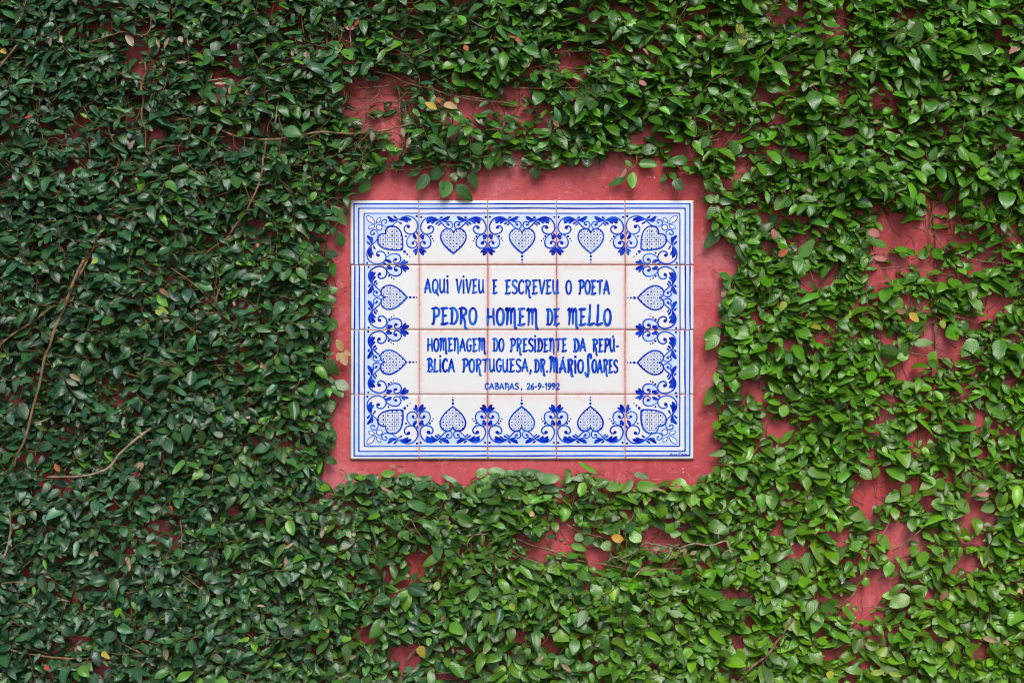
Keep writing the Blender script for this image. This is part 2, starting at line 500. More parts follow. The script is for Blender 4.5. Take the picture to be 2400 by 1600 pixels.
def side_wash(b):
    half = L([(862, 445), (880, 420), (884, 350), (930, 297), (1000, 277), (1065, 300), (1120, 350), (1160, 388), (1205, 408)], uA)
    half[0] = (0.004, half[0][1])
    top = .2095
    pts = [(0.004, top)] + half + [(.504, .445)] + [(2 * .504 - x, y) for x, y in half[::-1]]
    pts = [(min(x, .996), y) for x, y in pts] + [(.996, top)]
    b.poly(pts, 1)
    for m in (0, 1):
        q = [(2 * .504 - x, y) if m else (x, y) for x, y in L([(925, 460), (968, 492), (990, 540), (980, 590), (940, 616), (905, 605), (930, 560), (915, 500)], uA)]
        b.poly(q, 1)

C_SCROLL = [(505, 384), (570, 358), (635, 297), (705, 265), (780, 275), (830, 325), (838, 390), (805, 448), (755, 462), (708, 442), (690, 402), (708, 368), (740, 366)]
C_CURL = [(530, 372), (478, 378), (440, 352), (450, 312), (488, 304), (497, 332), (476, 346)]
C_LOWER = [(800, 445), (748, 482), (720, 535), (730, 592), (780, 616), (825, 596), (832, 560), (808, 538), (784, 550)]
C_HEART = [(486, 460), (488, 415), (525, 380), (585, 378), (635, 412), (662, 465), (674, 540), (674, 628)]
def corner_outline():
    P = spline(L(C_HEART, uC), 5)
    P[0] = (.518, .518); P[-1] = (.762, .762)
    Q = P[::-1][:, ::-1]
    return np.vstack([P, Q[1:-1]])
CO = corner_outline()
def corner_marks(b, rs):
    for m in (0, 1):
        fx = (lambda p: p) if m == 0 else (lambda p: (p[1], p[0]))
        T = lambda pts: [fx(q) for q in L(pts, uC)]
        b.stroke(T(C_SCROLL), .021, .42, taper=(.6, 1)); b.dot(*fx(uC(738, 380)), .026, .75)
        b.stroke(T(C_CURL), .018, .35); b.dot(*fx(uC(482, 338)), .014, .5)
        b.stroke(T(C_LOWER), .02, .35); b.dot(*fx(uC(788, 562)), .023, .7)
        b.tear(T([(640, 305), (700, 288), (768, 308)]), .044, .75)
        b.tear(T([(630, 312), (685, 308), (735, 330)]), .03, .6)
        b.tear(T([(610, 325), (640, 335), (668, 352)]), .024, .5)
        b.tear(T([(625, 305), (560, 305), (506, 268)]), .04, .7)
        b.tear(T([(625, 298), (600, 285), (572, 262)]), .026, .65)
        b.tear(T([(615, 315), (560, 322), (518, 312)]), .022, .5)
        b.tear(T([(806, 440), (800, 475), (824, 518)]), .04, .75)
        b.tear(T([(826, 425), (832, 440), (840, 466)]), .022, .6)
        b.tear(T([(842, 595), (826, 640), (816, 692)]), .036, .55)
        b.tear(T([(832, 612), (812, 635), (790, 655)]), .024, .5)
        b.dot(*fx(uC(830, 266)), .017, 1.0); b.dot(*fx(uC(710, 486)), .015, .9)
    # flower in the outer corner
    def almond(x0, y0, x1, y1, wd):
        p, q = np.array(uC(x0, y0)), np.array(uC(x1, y1)); d = q - p; n = np.array([-d[1], d[0]]) * wd
        pts = [tuple(p), tuple(p + d * .3 + n * .8), tuple(p + d * .7 + n), tuple(q), tuple(p + d * .7 - n), tuple(p + d * .3 - n * .8), tuple(p)]
        b.poly([tuple(x) for x in spline(pts, 4)[:-1]], 2)
        b.stroke(pts, .012, .3, n=4, taper=(1, 1))
    almond(368, 352, 276, 262, .2); almond(382, 338, 428, 284, .26); almond(366, 366, 294, 398, .26)
    c = np.array(uC(413, 388))
    ring = [(c[0] + .043 * math.cos(t), c[1] + .043 * math.sin(t)) for t in np.linspace(0, 2 * math.pi, 15)]
    b.poly(ring[:-1], 2); b.stroke(ring, .014, .35, n=2, taper=(1, 1))
    for (d, r) in ((.795, .022), (.835, .015), (.873, .0095)): b.dot(d, d, r, .7)

def corner_wash(b):
    top = .2095
    half = L([(838, 400), (832, 328), (780, 277), (705, 267), (635, 299), (570, 360), (530, 372)], uC)
    pts = [(top, top), (.996, top), (.996, half[0][1])] + half + [(.518, .518)] + [(y, x) for x, y in half[::-1]] + [(half[0][1], .996), (top, .996)]
    b.poly(pts, 1)
    for m in (0, 1):
        q = L([(800, 445), (748, 482), (722, 535), (732, 590), (775, 612), (785, 560), (800, 500)], uC)
        b.poly([(y, x) for x, y in q] if m else q, 1)

LINES = (.053, .122, .2)
def side_lines(b, rs, e0=.004, e1=.996):
    b.poly([(e0, LINES[0]), (e1, LINES[0]), (e1, LINES[1]), (e0, LINES[1])], 1)
    for k, y in enumerate(LINES):
        b.stroke([(e0 + .006, y + rs.uniform(-.003, .003)), (.3, y + rs.uniform(-.002, .002)), (.7, y + rs.uniform(-.002, .002)), (e1 - .006, y + rs.uniform(-.003, .003))],
                 .0225 if k < 2 else .0185, rs.uniform(.4, .75), taper=(1, .9), n=8)
def corner_lines(b, rs):
    a, c = LINES[0], LINES[1]
    b.poly([(a, a), (.996, a), (.996, c), (c, c), (c, .996), (a, .996)], 1)
    for k, y in enumerate(LINES):
        r = .022
        b.stroke([(.992, y + rs.uniform(-.002, .002)), (.6, y), (y + r * 2, y), (y + r * .35, y + r * .35), (y, y + r * 2), (y, .6), (y + rs.uniform(-.002, .002), .992)],
                 .021 if k < 2 else .0175, rs.uniform(.35, .65), taper=(1, 1), n=7)

TILT = np.random.RandomState(5).uniform(-1, 1, (4, 5, 3))
def make_tile(ci, ri):
    """ci column 0..4, ri row 0..3 (from the top)"""
    rs = random.Random(100 + ci * 7 + ri * 31)
    cx, cy = PX0 + (ci + .5) * TW, PY0 + (ri + .5) * TH
    gap = .62                                     # half joint, px
    hw, hh = TW / 2 - gap, TH / 2 - gap
    tx, ty, tz = TILT[ri, ci] * (.005, .005, .0003)
    jx, jy = rs.uniform(-.25, .25) + (0, 1.6, .7, .2)[ri] * (1 if ci == 0 else .3), rs.uniform(-.25, .25)
    def to_world(u, v, z):
        x, y = (u - .5) * 2 * hw, (v - .5) * 2 * hh
        return W(cx + jx + x, cy + jy + y, 0) + np.array([0, -(TT + tz + z + x * K * tx + y * K * ty), 0])
    # tile body
    n = 44
    g = np.linspace(0, 1, n)
    uu, vv = np.meshgrid(g, g)
    ex = np.minimum(uu, 1 - uu) * 2 * hw * K; ey = np.minimum(vv, 1 - vv) * 2 * hh * K
    e = np.minimum(ex, ey)
    zz = -np.clip(1 - e / .0022, 0, 1) ** 2 * .0006 + vnoise(n, n, (3, 3), ci * 5 + ri) * .0001
    # stain weights on the joints with the neighbours
    sr = np.random.RandomState(900 + ci * 11 + ri)
    lw = 0.0 if ci == 0 else sr.uniform(.55, 1); rw = 0.0 if ci == 4 else sr.uniform(.55, 1)
    tw_ = 0.0 if ri == 0 else sr.uniform(.6, 1); bw = 0.12 if ri == 3 else sr.uniform(.5, .9)
    if ci == 0: tw_ *= .5; bw *= .6
    if ci == 4: rw = .35
    fall = lambda d: .85 * np.exp(-np.maximum(d, 0) / .0046)
    wx, wy = 2 * hw * K, 2 * hh * K
    st = np.maximum.reduce([lw * fall(uu * wx), rw * fall((1 - uu) * wx), tw_ * fall(vv * wy), bw * fall((1 - vv) * wy)])
    if ri == 0: st *= np.clip((vv - .12) / .25, .12, 1)      # the rain-washed top edge is clean
    V = np.array([to_world(u, v, z) for u, v, z in zip(uu.ravel(), vv.ravel(), zz.ravel())])
    idx = np.arange(n * n).reshape(n, n)
    F = np.stack([idx[:-1, :-1], idx[1:, :-1], idx[1:, 1:], idx[:-1, 1:]], -1).reshape(-1, 4)
    rim = np.concatenate([idx[0, :], idx[1:, -1], idx[-1, -2::-1], idx[-2:0:-1, 0]])
    back = V[rim].copy(); back[:, 1] = -.0004
    b0 = len(V); V = np.vstack([V, back]); m = len(rim)
    S2 = np.array([[rim[i], rim[(i + 1) % m], b0 + (i + 1) % m, b0 + i] for i in range(m)])
    o = mesh_obj("tile", V, np.vstack([F, S2]), [M_GLAZE, M_CLAY], plaque, origin=to_world(.5, .5, 0),
                 attrs={'stain': np.concatenate([st.ravel(), np.full(m, .3)])}, midx=[0] * len(F) + [1] * m)
    # painted ornament
    corner = ci in (0, 4) and ri in (0, 3)
    border = ci in (0, 4) or ri in (0, 3)
    if not border: return o
    if corner:
        mp = lambda u, v: (u if ci == 0 else 1 - u, v if ri == 0 else 1 - v)
    elif ri == 0: mp = lambda u, v: (u, v)
    elif ri == 3: mp = lambda u, v: (1 - u, 1 - v)
    elif ci == 0: mp = lambda u, v: (v, 1 - u)
    else: mp = lambda u, v: (1 - v, u)
    sd = ci * 10 + ri
    bl, bs, bh = Brush(.00016, sd), Brush(.00022, sd + 50), Brush(.0011, sd + 90)
    if corner:
        corner_lines(bl, rs); corner_wash(bs); corner_marks(bs, rs); heart_marks(bh, CO, 0, .066, rs)
    else:
        side_lines(bl, rs); side_wash(bs); side_marks(bs, rs, not (ri == 0 and ci == 1)); heart_marks(bh, HO, R(45), .067, rs)
    # keep the heart just above the scroll marks
    off = bs.z + 2e-5 - .0011
    bh.v = [(x, y, z + off) for x, y, z in bh.v]
    for br, nm in ((bl, "painted_border"), (bs, "painted_scrollwork"), (bh, "painted_heart")):
        br.map(mp).build(nm, o, to_world)
    return o
for ri in range(4):
    for ci in range(5):
        make_tile(ci, ri)

# ---- brush lettering
ELL = [(.27, 1), (.1, .86), (.03, .5), (.1, .12), (.26, 0), (.42, .12), (.5, .5), (.43, .88), (.27, 1)]
GL = {
 'A': (.6, [[(.02, 0), (.1, .3), (.2, .72), (.29, 1)], [(.27, 1), (.4, .55), (.5, .12), (.58, 0)], [(.0, .3), (.25, .34), (.5, .34)]], []),
 'Q': (.56, [ELL, [(.3, .2), (.42, -.02), (.56, -.2)]], []),
 'U': (.55, [[(.04, 1), (.04, .4), (.12, .05), (.24, .02), (.38, .2), (.42, .5)], [(.43, 1), (.43, .2), (.52, .0)]], []),
 'W': (.55, [[(.04, 1), (.04, .4), (.12, .05), (.24, .02), (.38, .2), (.42, .5)], [(.43, 1), (.43, .2), (.52, .0)], [(.3, 1.12), (.36, 1.26)]], []),
 'I': (.2, [[(.06, .96), (.09, .5), (.08, .02), (.15, 0)]], [(.08, 1.22)]),
 'V': (.52, [[(.0, .96), (.06, 1), (.14, .5), (.24, 0)], [(.24, 0), (.38, .5), (.5, 1)]], []),
 'E': (.5, [[(.12, 1), (.13, .5), (.1, 0)], [(.0, .97), (.25, .98), (.44, 1)], [(.12, .5), (.36, .53)], [(.0, .0), (.24, .0), (.46, .07)]], []),
 'S': (.48, [[(.44, .86), (.3, 1), (.1, .92), (.06, .7), (.24, .52), (.42, .34), (.42, .12), (.22, 0), (.02, .1)]], []),
 'C': (.48, [[(.46, .84), (.32, 1), (.12, .85), (.03, .5), (.1, .12), (.28, 0), (.46, .15)]], []),
 'R': (.55, [[(.12, 1), (.13, .5), (.1, 0)], [(.0, .95), (.26, 1), (.46, .86), (.4, .62), (.14, .5)], [(.24, .5), (.36, .2), (.4, -.22), (.52, -.3)]], []),
 'O': (.53, [ELL], []),
 'P': (.52, [[(.14, 1), (.15, .4), (.1, .02), (.0, .02)], [(.0, .95), (.34, 1), (.5, .78), (.38, .5), (.1, .42)]], []),
 'T': (.55, [[(.0, .95), (.28, .98), (.54, 1)], [(.28, 1), (.28, .5), (.24, 0)]], []),
 'D': (.54, [[(.14, 1), (.14, .5), (.12, .02)], [(.0, .96), (.28, .98), (.48, .72), (.5, .35), (.32, .03), (.0, .02)]], []),
 'H': (.55, [[(.06, 1), (.08, .5), (.04, 0)], [(.45, 1), (.45, .5), (.5, 0)], [(.02, .46), (.25, .5), (.46, .52)]], []),
 'M': (.76, [[(.0, .9), (.1, 1), (.13, .5), (.09, 0)], [(.13, .72), (.25, .98), (.36, .86), (.37, .05)], [(.38, .74), (.5, .99), (.61, .85), (.62, .15), (.66, -.2), (.76, -.22)]], []),
 'N': (.52, [[(.0, .9), (.08, 1), (.11, .5), (.08, 0)], [(.11, .72), (.26, 1), (.4, .86), (.42, .2), (.44, -.24)]], []),
 'L': (.46, [[(.12, 1), (.1, .5), (.08, .02)], [(.0, .02), (.2, .0), (.44, .08)]], []),
 'l': (.5, [[(.18, 1.24), (.16, .6), (.1, .02)], [(.0, .02), (.22, .0), (.48, .08)]], []),
 'G': (.52, [[(.46, .86), (.32, 1), (.12, .85), (.03, .5), (.1, .12), (.26, 0), (.42, .12), (.44, .45)], [(.28, .44), (.52, .46)]], []),
 'B': (.5, [[(.12, 1), (.13, .5), (.1, 0)], [(.0, .96), (.28, 1), (.42, .8), (.3, .56), (.12, .5)], [(.12, .5), (.38, .46), (.48, .22), (.3, .0), (.0, .02)]], []),
 'a': (.6, [[(.02, 0), (.1, .3), (.2, .72), (.29, 1)], [(.27, 1), (.4, .55), (.5, .12), (.58, 0)], [(.0, .3), (.25, .34), (.5, .34)], [(.3, 1.14), (.36, 1.22)]], []),
 'm': (.8, [[(-.02, 1.08), (.1, 1.2), (.13, .5), (.02, 0)], [(.13, .82), (.28, 1.16), (.38, .9), (.4, .03)], [(.4, .8), (.54, 1.12), (.64, .85), (.64, .15), (.7, -.05)]], []),
 'J': (.46, [[(.46, 1.1), (.4, 1.38), (.24, 1.3), (.22, .7), (.25, .1), (.18, -.3), (.08, -.24), (-.02, .0)]], []),
 '2': (.48, [[(.03, .8), (.2, 1), (.4, .85), (.34, .5), (.04, .04)], [(.02, .02), (.46, .06)]], []),
 '6': (.46, [[(.38, .98), (.12, .7), (.03, .3), (.2, 0), (.4, .15), (.38, .42), (.2, .5), (.06, .35)]], []),
 '9': (.46, [[(.08, .02), (.34, .3), (.43, .7), (.26, 1), (.06, .85), (.08, .58), (.26, .5), (.4, .65)]], []),
 '1': (.3, [[(.02, .75), (.18, 1), (.18, 0)]], []),
 '-': (.34, [[(.04, .42), (.3, .44)]], []),
 ',': (.24, [[(.12, .12), (.14, .0), (.04, -.2)]], []),
 '.': (.2, [], [(.08, .04)]),
}
def word(b, text, x0, x1, base, top, sw, dark=.5):
    h = base - top; gapw = .1
    tot = sum(GL[c][0] for c in text) + gapw * (len(text) - 1)
    sx = (x1 - x0 - sw * .6) / tot; x = x0 + sw * .3
    for c in text:
        wd, strokes, dots = GL[c]
        k = b.r.uniform(-.02, .02)
        for s_ in strokes:
            b.stroke([(x + px * sx, base - (py + k) * h) for px, py in s_], sw * b.r.uniform(.9, 1.1), dark + b.r.uniform(-.1, .12), taper=(.9, .8), n=6)
        for px, py in dots:
            b.dot(x + px * sx, base - py * h, sw * .55, .75)
        x += (wd + gapw) * sx

def lettering(name, words, label):
    b = Brush(.0007, len(words) * 3 + 1)
    for wv in words: word(b, *wv)
    tw = lambda x, y, z: W(x, y, 0) + np.array([0, -(TT + z), 0])
    o = b.build(name, plaque, tw)
    o['label'] = label
lettering("inscription", [("AQUI", 994.5, 1053.6, 686, 654.5, 4.7), ("VIVEU", 1068, 1136.7, 686, 655, 4.7), ("E", 1153.5, 1167.5, 687, 656, 4.7),
    ("ESCREVEU", 1183, 1311, 687.6, 656.5, 4.7), ("O", 1324.7, 1340.5, 688, 657, 4.9), ("POETA", 1355, 1430, 688, 657, 4.9)], "top line of blue lettering, aqui viveu e escreveu o poeta")
lettering("inscription", [("PEDRO", 1011, 1119.5, 758.5, 721, 6.0), ("HOMEM", 1139.5, 1263, 761, 723, 5.8), ("DE", 1279, 1313.5, 760.5, 724, 5.6),
    ("MEllO", 1329, 1433.5, 760.5, 723.5, 6.0)], "large second line of blue lettering with the poet's name")
lettering("inscription", [("HOMENAGEM", 1001, 1140, 822, 793, 4.7), ("DO", 1154, 1182.5, 822, 793, 4.9), ("PRESIDENTE", 1194.5, 1330, 822.5, 793.5, 4.7),
    ("DA", 1342.5, 1374.5, 822.5, 793.5, 4.9), ("REPW-", 1387.5, 1452, 823, 794, 4.7)], "third line of blue lettering beginning homenagem")
lettering("inscription", [("BLICA", 1001, 1067.5, 870, 840.5, 4.9), ("PORTUGUESA,", 1083, 1248, 870.5, 841, 4.7), ("DR.", 1251, 1286, 871, 842, 4.9),
    ("maRIO", 1287, 1369, 872, 842, 5.6), ("J", 1370, 1387, 872, 842, 5.4), ("OARES", 1386, 1449, 872, 842.5, 4.9)], "fourth line of blue lettering ending in a tall curved S word")
lettering("inscription", [("CABANAS", 1136, 1217, 911, 897.5, 3.2, .4), (",", 1219, 1226, 911, 897.5, 2.8, .4), ("26-9-1992", 1233.5, 1312, 911.5, 897.5, 3.1, .4)],
    "small bottom line of blue lettering with the date")
bsig = Brush(.0012, 3)
for q in ([(1570, 1061), (1571, 1067), (1573, 1061), (1575, 1064), (1573, 1066), (1578, 1065), (1581, 1063), (1583, 1066), (1586, 1062), (1587, 1066)],
          [(1590, 1060), (1591, 1067)], [(1590, 1061), (1594, 1061), (1592, 1064)], [(1596, 1064), (1597, 1066), (1599, 1062), (1601, 1066), (1603, 1063), (1605, 1066), (1607, 1062), (1609, 1065), (1615, 1064)]):
    bsig.stroke(q, 1.3, .85, n=4)
bsig.build("signature", plaque, lambda x, y, z: W(x, y, 0) + np.array([0, -(TT + z), 0]))

# ------------------------------------------------------------------ the climbing fig
fig = empty("climbing_fig", (0, -.02, 0))
tag(fig, "green climbing fig with small oval leaves and woody stems covering most of the red wall", "climbing plant")

BARE = np.array([(842, 435), (868, 420), (905, 396), (960, 392), (985, 400), (1040, 395), (1100, 398), (1160, 392), (1220, 394), (1262, 402), (1300, 396), (1360, 380),
    (1420, 372), (1470, 366), (1520, 372), (1560, 392), (1590, 402), (1625, 420), (1652, 440), (1668, 476), (1655, 520), (1672, 560), (1712, 572), (1738, 590),
    (1728, 625), (1702, 650), (1692, 690), (1686, 730), (1676, 765), (1682, 815), (1678, 860), (1672, 905), (1680, 950), (1668, 1010), (1690, 1045), (1684, 1075),
    (1664, 1105), (1612, 1134), (1560, 1130), (1500, 1120), (1440, 1118), (1400, 1118), (1362, 1102), (1330, 1100), (1290, 1106), (1240, 1100), (1190, 1105), (1140, 1108),
    (1110, 1122), (1070, 1134), (1030, 1128), (985, 1112), (930, 1112), (880, 1112), (830, 1112), (800, 1138), (768, 1142), (755, 1120), (760, 1088), (788, 1040), (782, 980),
    (775, 920), (782, 870), (770, 820), (776, 780), (782, 720), (774, 660), (784, 620), (778, 575), (790, 530), (812, 500), (825, 460)], float)

GAPS = {  # seen wall patches: crop -> (x, y, rx, ry) in that crop's pixels
 1: [(760,570,45,45),(40,960,55,32),(350,940,70,55),(380,1120,42,30),(1010,320,65,42),(940,360,40,25),(1500,500,120,55),(1330,690,130,45),(1580,760,65,45),(1100,930,75,85),
     (1200,810,45,25),(1600,1000,160,95),(1830,870,75,100),(1500,1140,85,62),(1250,1030,60,60),(1380,1340,42,50),(1830,1290,85,52),(2130,470,65,60),(2120,910,55,32),(2300,1400,60,55),
     (1740,1530,60,45),(2150,1530,30,32),(20,530,45,22),(1730,310,55,42),(540,840,60,32),(1690,640,40,30),(640,700,40,20)],
 2: [(60,250,45,42),(130,620,130,72),(260,600,100,60),(110,750,150,52),(300,850,170,62),(400,950,60,40),(1580,420,95,62),(1730,130,115,40),(1640,550,55,32),(1200,650,95,62),(1080,740,85,32),
     (1350,440,45,32),(2070,940,105,62),(480,50,52,60),(550,260,52,32),(760,40,40,30),(1900,300,50,30),(300,1060,60,40),(60,950,60,40),(1700,400,50,40),(2250,100,50,30)],
 3: [(700,130,65,32),(1100,100,42,72),(20,130,32,42),(560,650,95,52),(300,610,42,30),(390,540,52,52),(1110,620,42,72),(1170,920,85,52),(240,870,52,62),(400,990,62,52),(640,980,62,62),
     (800,1060,95,52),(430,1150,52,62),(40,1080,52,62),(300,1240,42,32),(1660,680,32,32),(1820,870,42,32),(2300,940,42,42),(2140,1390,62,42),(1700,1440,52,52),(1240,1360,52,32),
     (1450,1510,62,42),(1900,1530,105,32),(2330,1150,32,32),(640,1540,32,22),(120,1260,50,50),(1000,290,40,30),(440,330,50,25)],
 4: [(220,130,52,32),(520,470,32,52),(570,640,42,25),(1280,160,62,52),(1300,270,42,32),(1770,40,52,52),(1440,300,52,42),(1920,440,62,52),(2080,300,52,62),(1700,850,72,32),(1680,980,85,42),
     (1400,960,52,42),(1050,780,42,32),(2180,760,50,40),(2300,480,60,60),(2040,180,35,40),(1300,1080,30,30)],
 5: [(820,110,85,62),(600,150,62,42),(1500,110,155,135),(1450,230,85,42),(1850,60,65,42),(980,360,95,42),(1340,370,62,62),(850,340,42,42),(1550,500,52,62),(2170,500,85,72),(1650,690,90,62),
     (1660,790,70,70),(1820,790,105,92),(1020,620,52,52),(960,740,62,32),(770,800,52,42),(1420,760,62,52),(1590,960,115,72),(1540,1040,62,42),(1900,870,52,42),(1470,1180,32,42),(500,1110,62,42),
     (700,1380,75,42),(870,1330,62,32),(970,1430,62,32),(1400,1310,62,42),(1590,1460,62,62),(1700,1440,62,62),(1930,1150,52,42),(1660,1150,32,22),(2260,1060,52,42),(520,600,32,52),(2280,60,60,40),(2100,300,40,30),
     (1120,1270,42,22),(2160,1330,40,30)],
 6: [(290,510,95,62),(230,20,32,32),(970,270,32,42),(530,310,25,32),(180,800,52,52),(1200,1030,42,32),(300,1390,62,62),(630,930,42,42),(1250,1240,32,32),(600,1270,32,22),(1640,1460,32,52),
     (2150,1340,85,52),(1800,470,32,22),(1930,1030,32,32),(360,820,22,22),(1150,890,22,22),(60,1540,42,32)],
 7: [(150,1250,85,72),(420,1380,75,85),(500,770,62,52),(1540,580,125,105),(1750,680,155,72),(1230,1250,52,52),(1420,1300,52,42),(690,1530,42,32),(930,1490,42,25),(1940,1240,42,25),
     (1500,480,95,52),(2200,560,105,52),(1760,600,120,60),(2280,760,62,42),(1350,690,62,42),(2090,1080,32,32),(1100,1440,32,32),(2140,1430,32,42),(1960,420,50,50),(2120,560,60,60),(2280,440,40,40)],
 8: [(1320,200,125,135),(1250,330,75,85),(1650,220,125,72),(1700,330,62,42),(1850,230,50,40),(2020,380,85,85),(1500,540,85,95),(1480,700,52,52),(1230,690,42,52),(1140,720,42,22),(1300,900,115,72),
     (1420,830,85,62),(1250,980,52,32),(960,1010,72,32),(300,950,85,42),(430,970,62,32),(1220,1450,95,72),(1170,1530,62,32),(400,1270,62,52),(1340,1250,72,32),(480,1150,42,32),(1450,1210,52,32),
     (1960,750,85,42),(20,560,32,62),(670,480,42,32),(830,660,52,32),(300,1440,42,32),(2260,720,42,25),(2140,1050,42,22),(1680,620,52,42),(1100,560,42,62),(1920,110,42,32),(2100,1330,42,32),(1730,1270,32,22),
     (1800,150,60,40),(2250,100,40,40)]}
G = []
for c, lst in GAPS.items():
    for x, y, rx, ry in lst:
        a, b_ = cp(c, x, y); s_ = CROPS[c][2]
        q = {1: .56, 4: .52, 6: .58, 2: .86, 3: .92, 7: 1.08, 5: 1.22, 8: 1.26}[c]
        G.append((a, b_, rx / s_ * q, ry / s_ * q))
G = np.array(G)

def poly_inside(poly, X, Y):
    res = np.zeros(X.shape, bool)
    x1, y1 = poly[:, 0], poly[:, 1]; x2, y2 = np.roll(x1, -1), np.roll(y1, -1)
    for a, b_, c, d in zip(x1, y1, x2, y2):
        hit = ((b_ > Y) != (d > Y)) & (X < (c - a) * (Y - b_) / (d - b_ + 1e-12) + a)
        res ^= hit
    return res

def gap_field(X, Y, grow=0.0):
    """<1 inside a gap"""
    m = np.full(X.shape, 9.0)
    for a, b_, rx, ry in G:
        m = np.minimum(m, ((X - a) / (rx + grow)) ** 2 + ((Y - b_) / (ry + grow)) ** 2)
    return m

def dist_to_path(X, Y, P):
    d = np.full(X.shape, 1e9)
    for (x1, y1), (x2, y2) in zip(P[:-1], P[1:]):
        vx, vy = x2 - x1, y2 - y1
        t = np.clip(((X - x1) * vx + (Y - y1) * vy) / (vx * vx + vy * vy + 1e-9), 0, 1)
        d = np.minimum(d, np.hypot(X - x1 - t * vx, Y - y1 - t * vy))
    return d

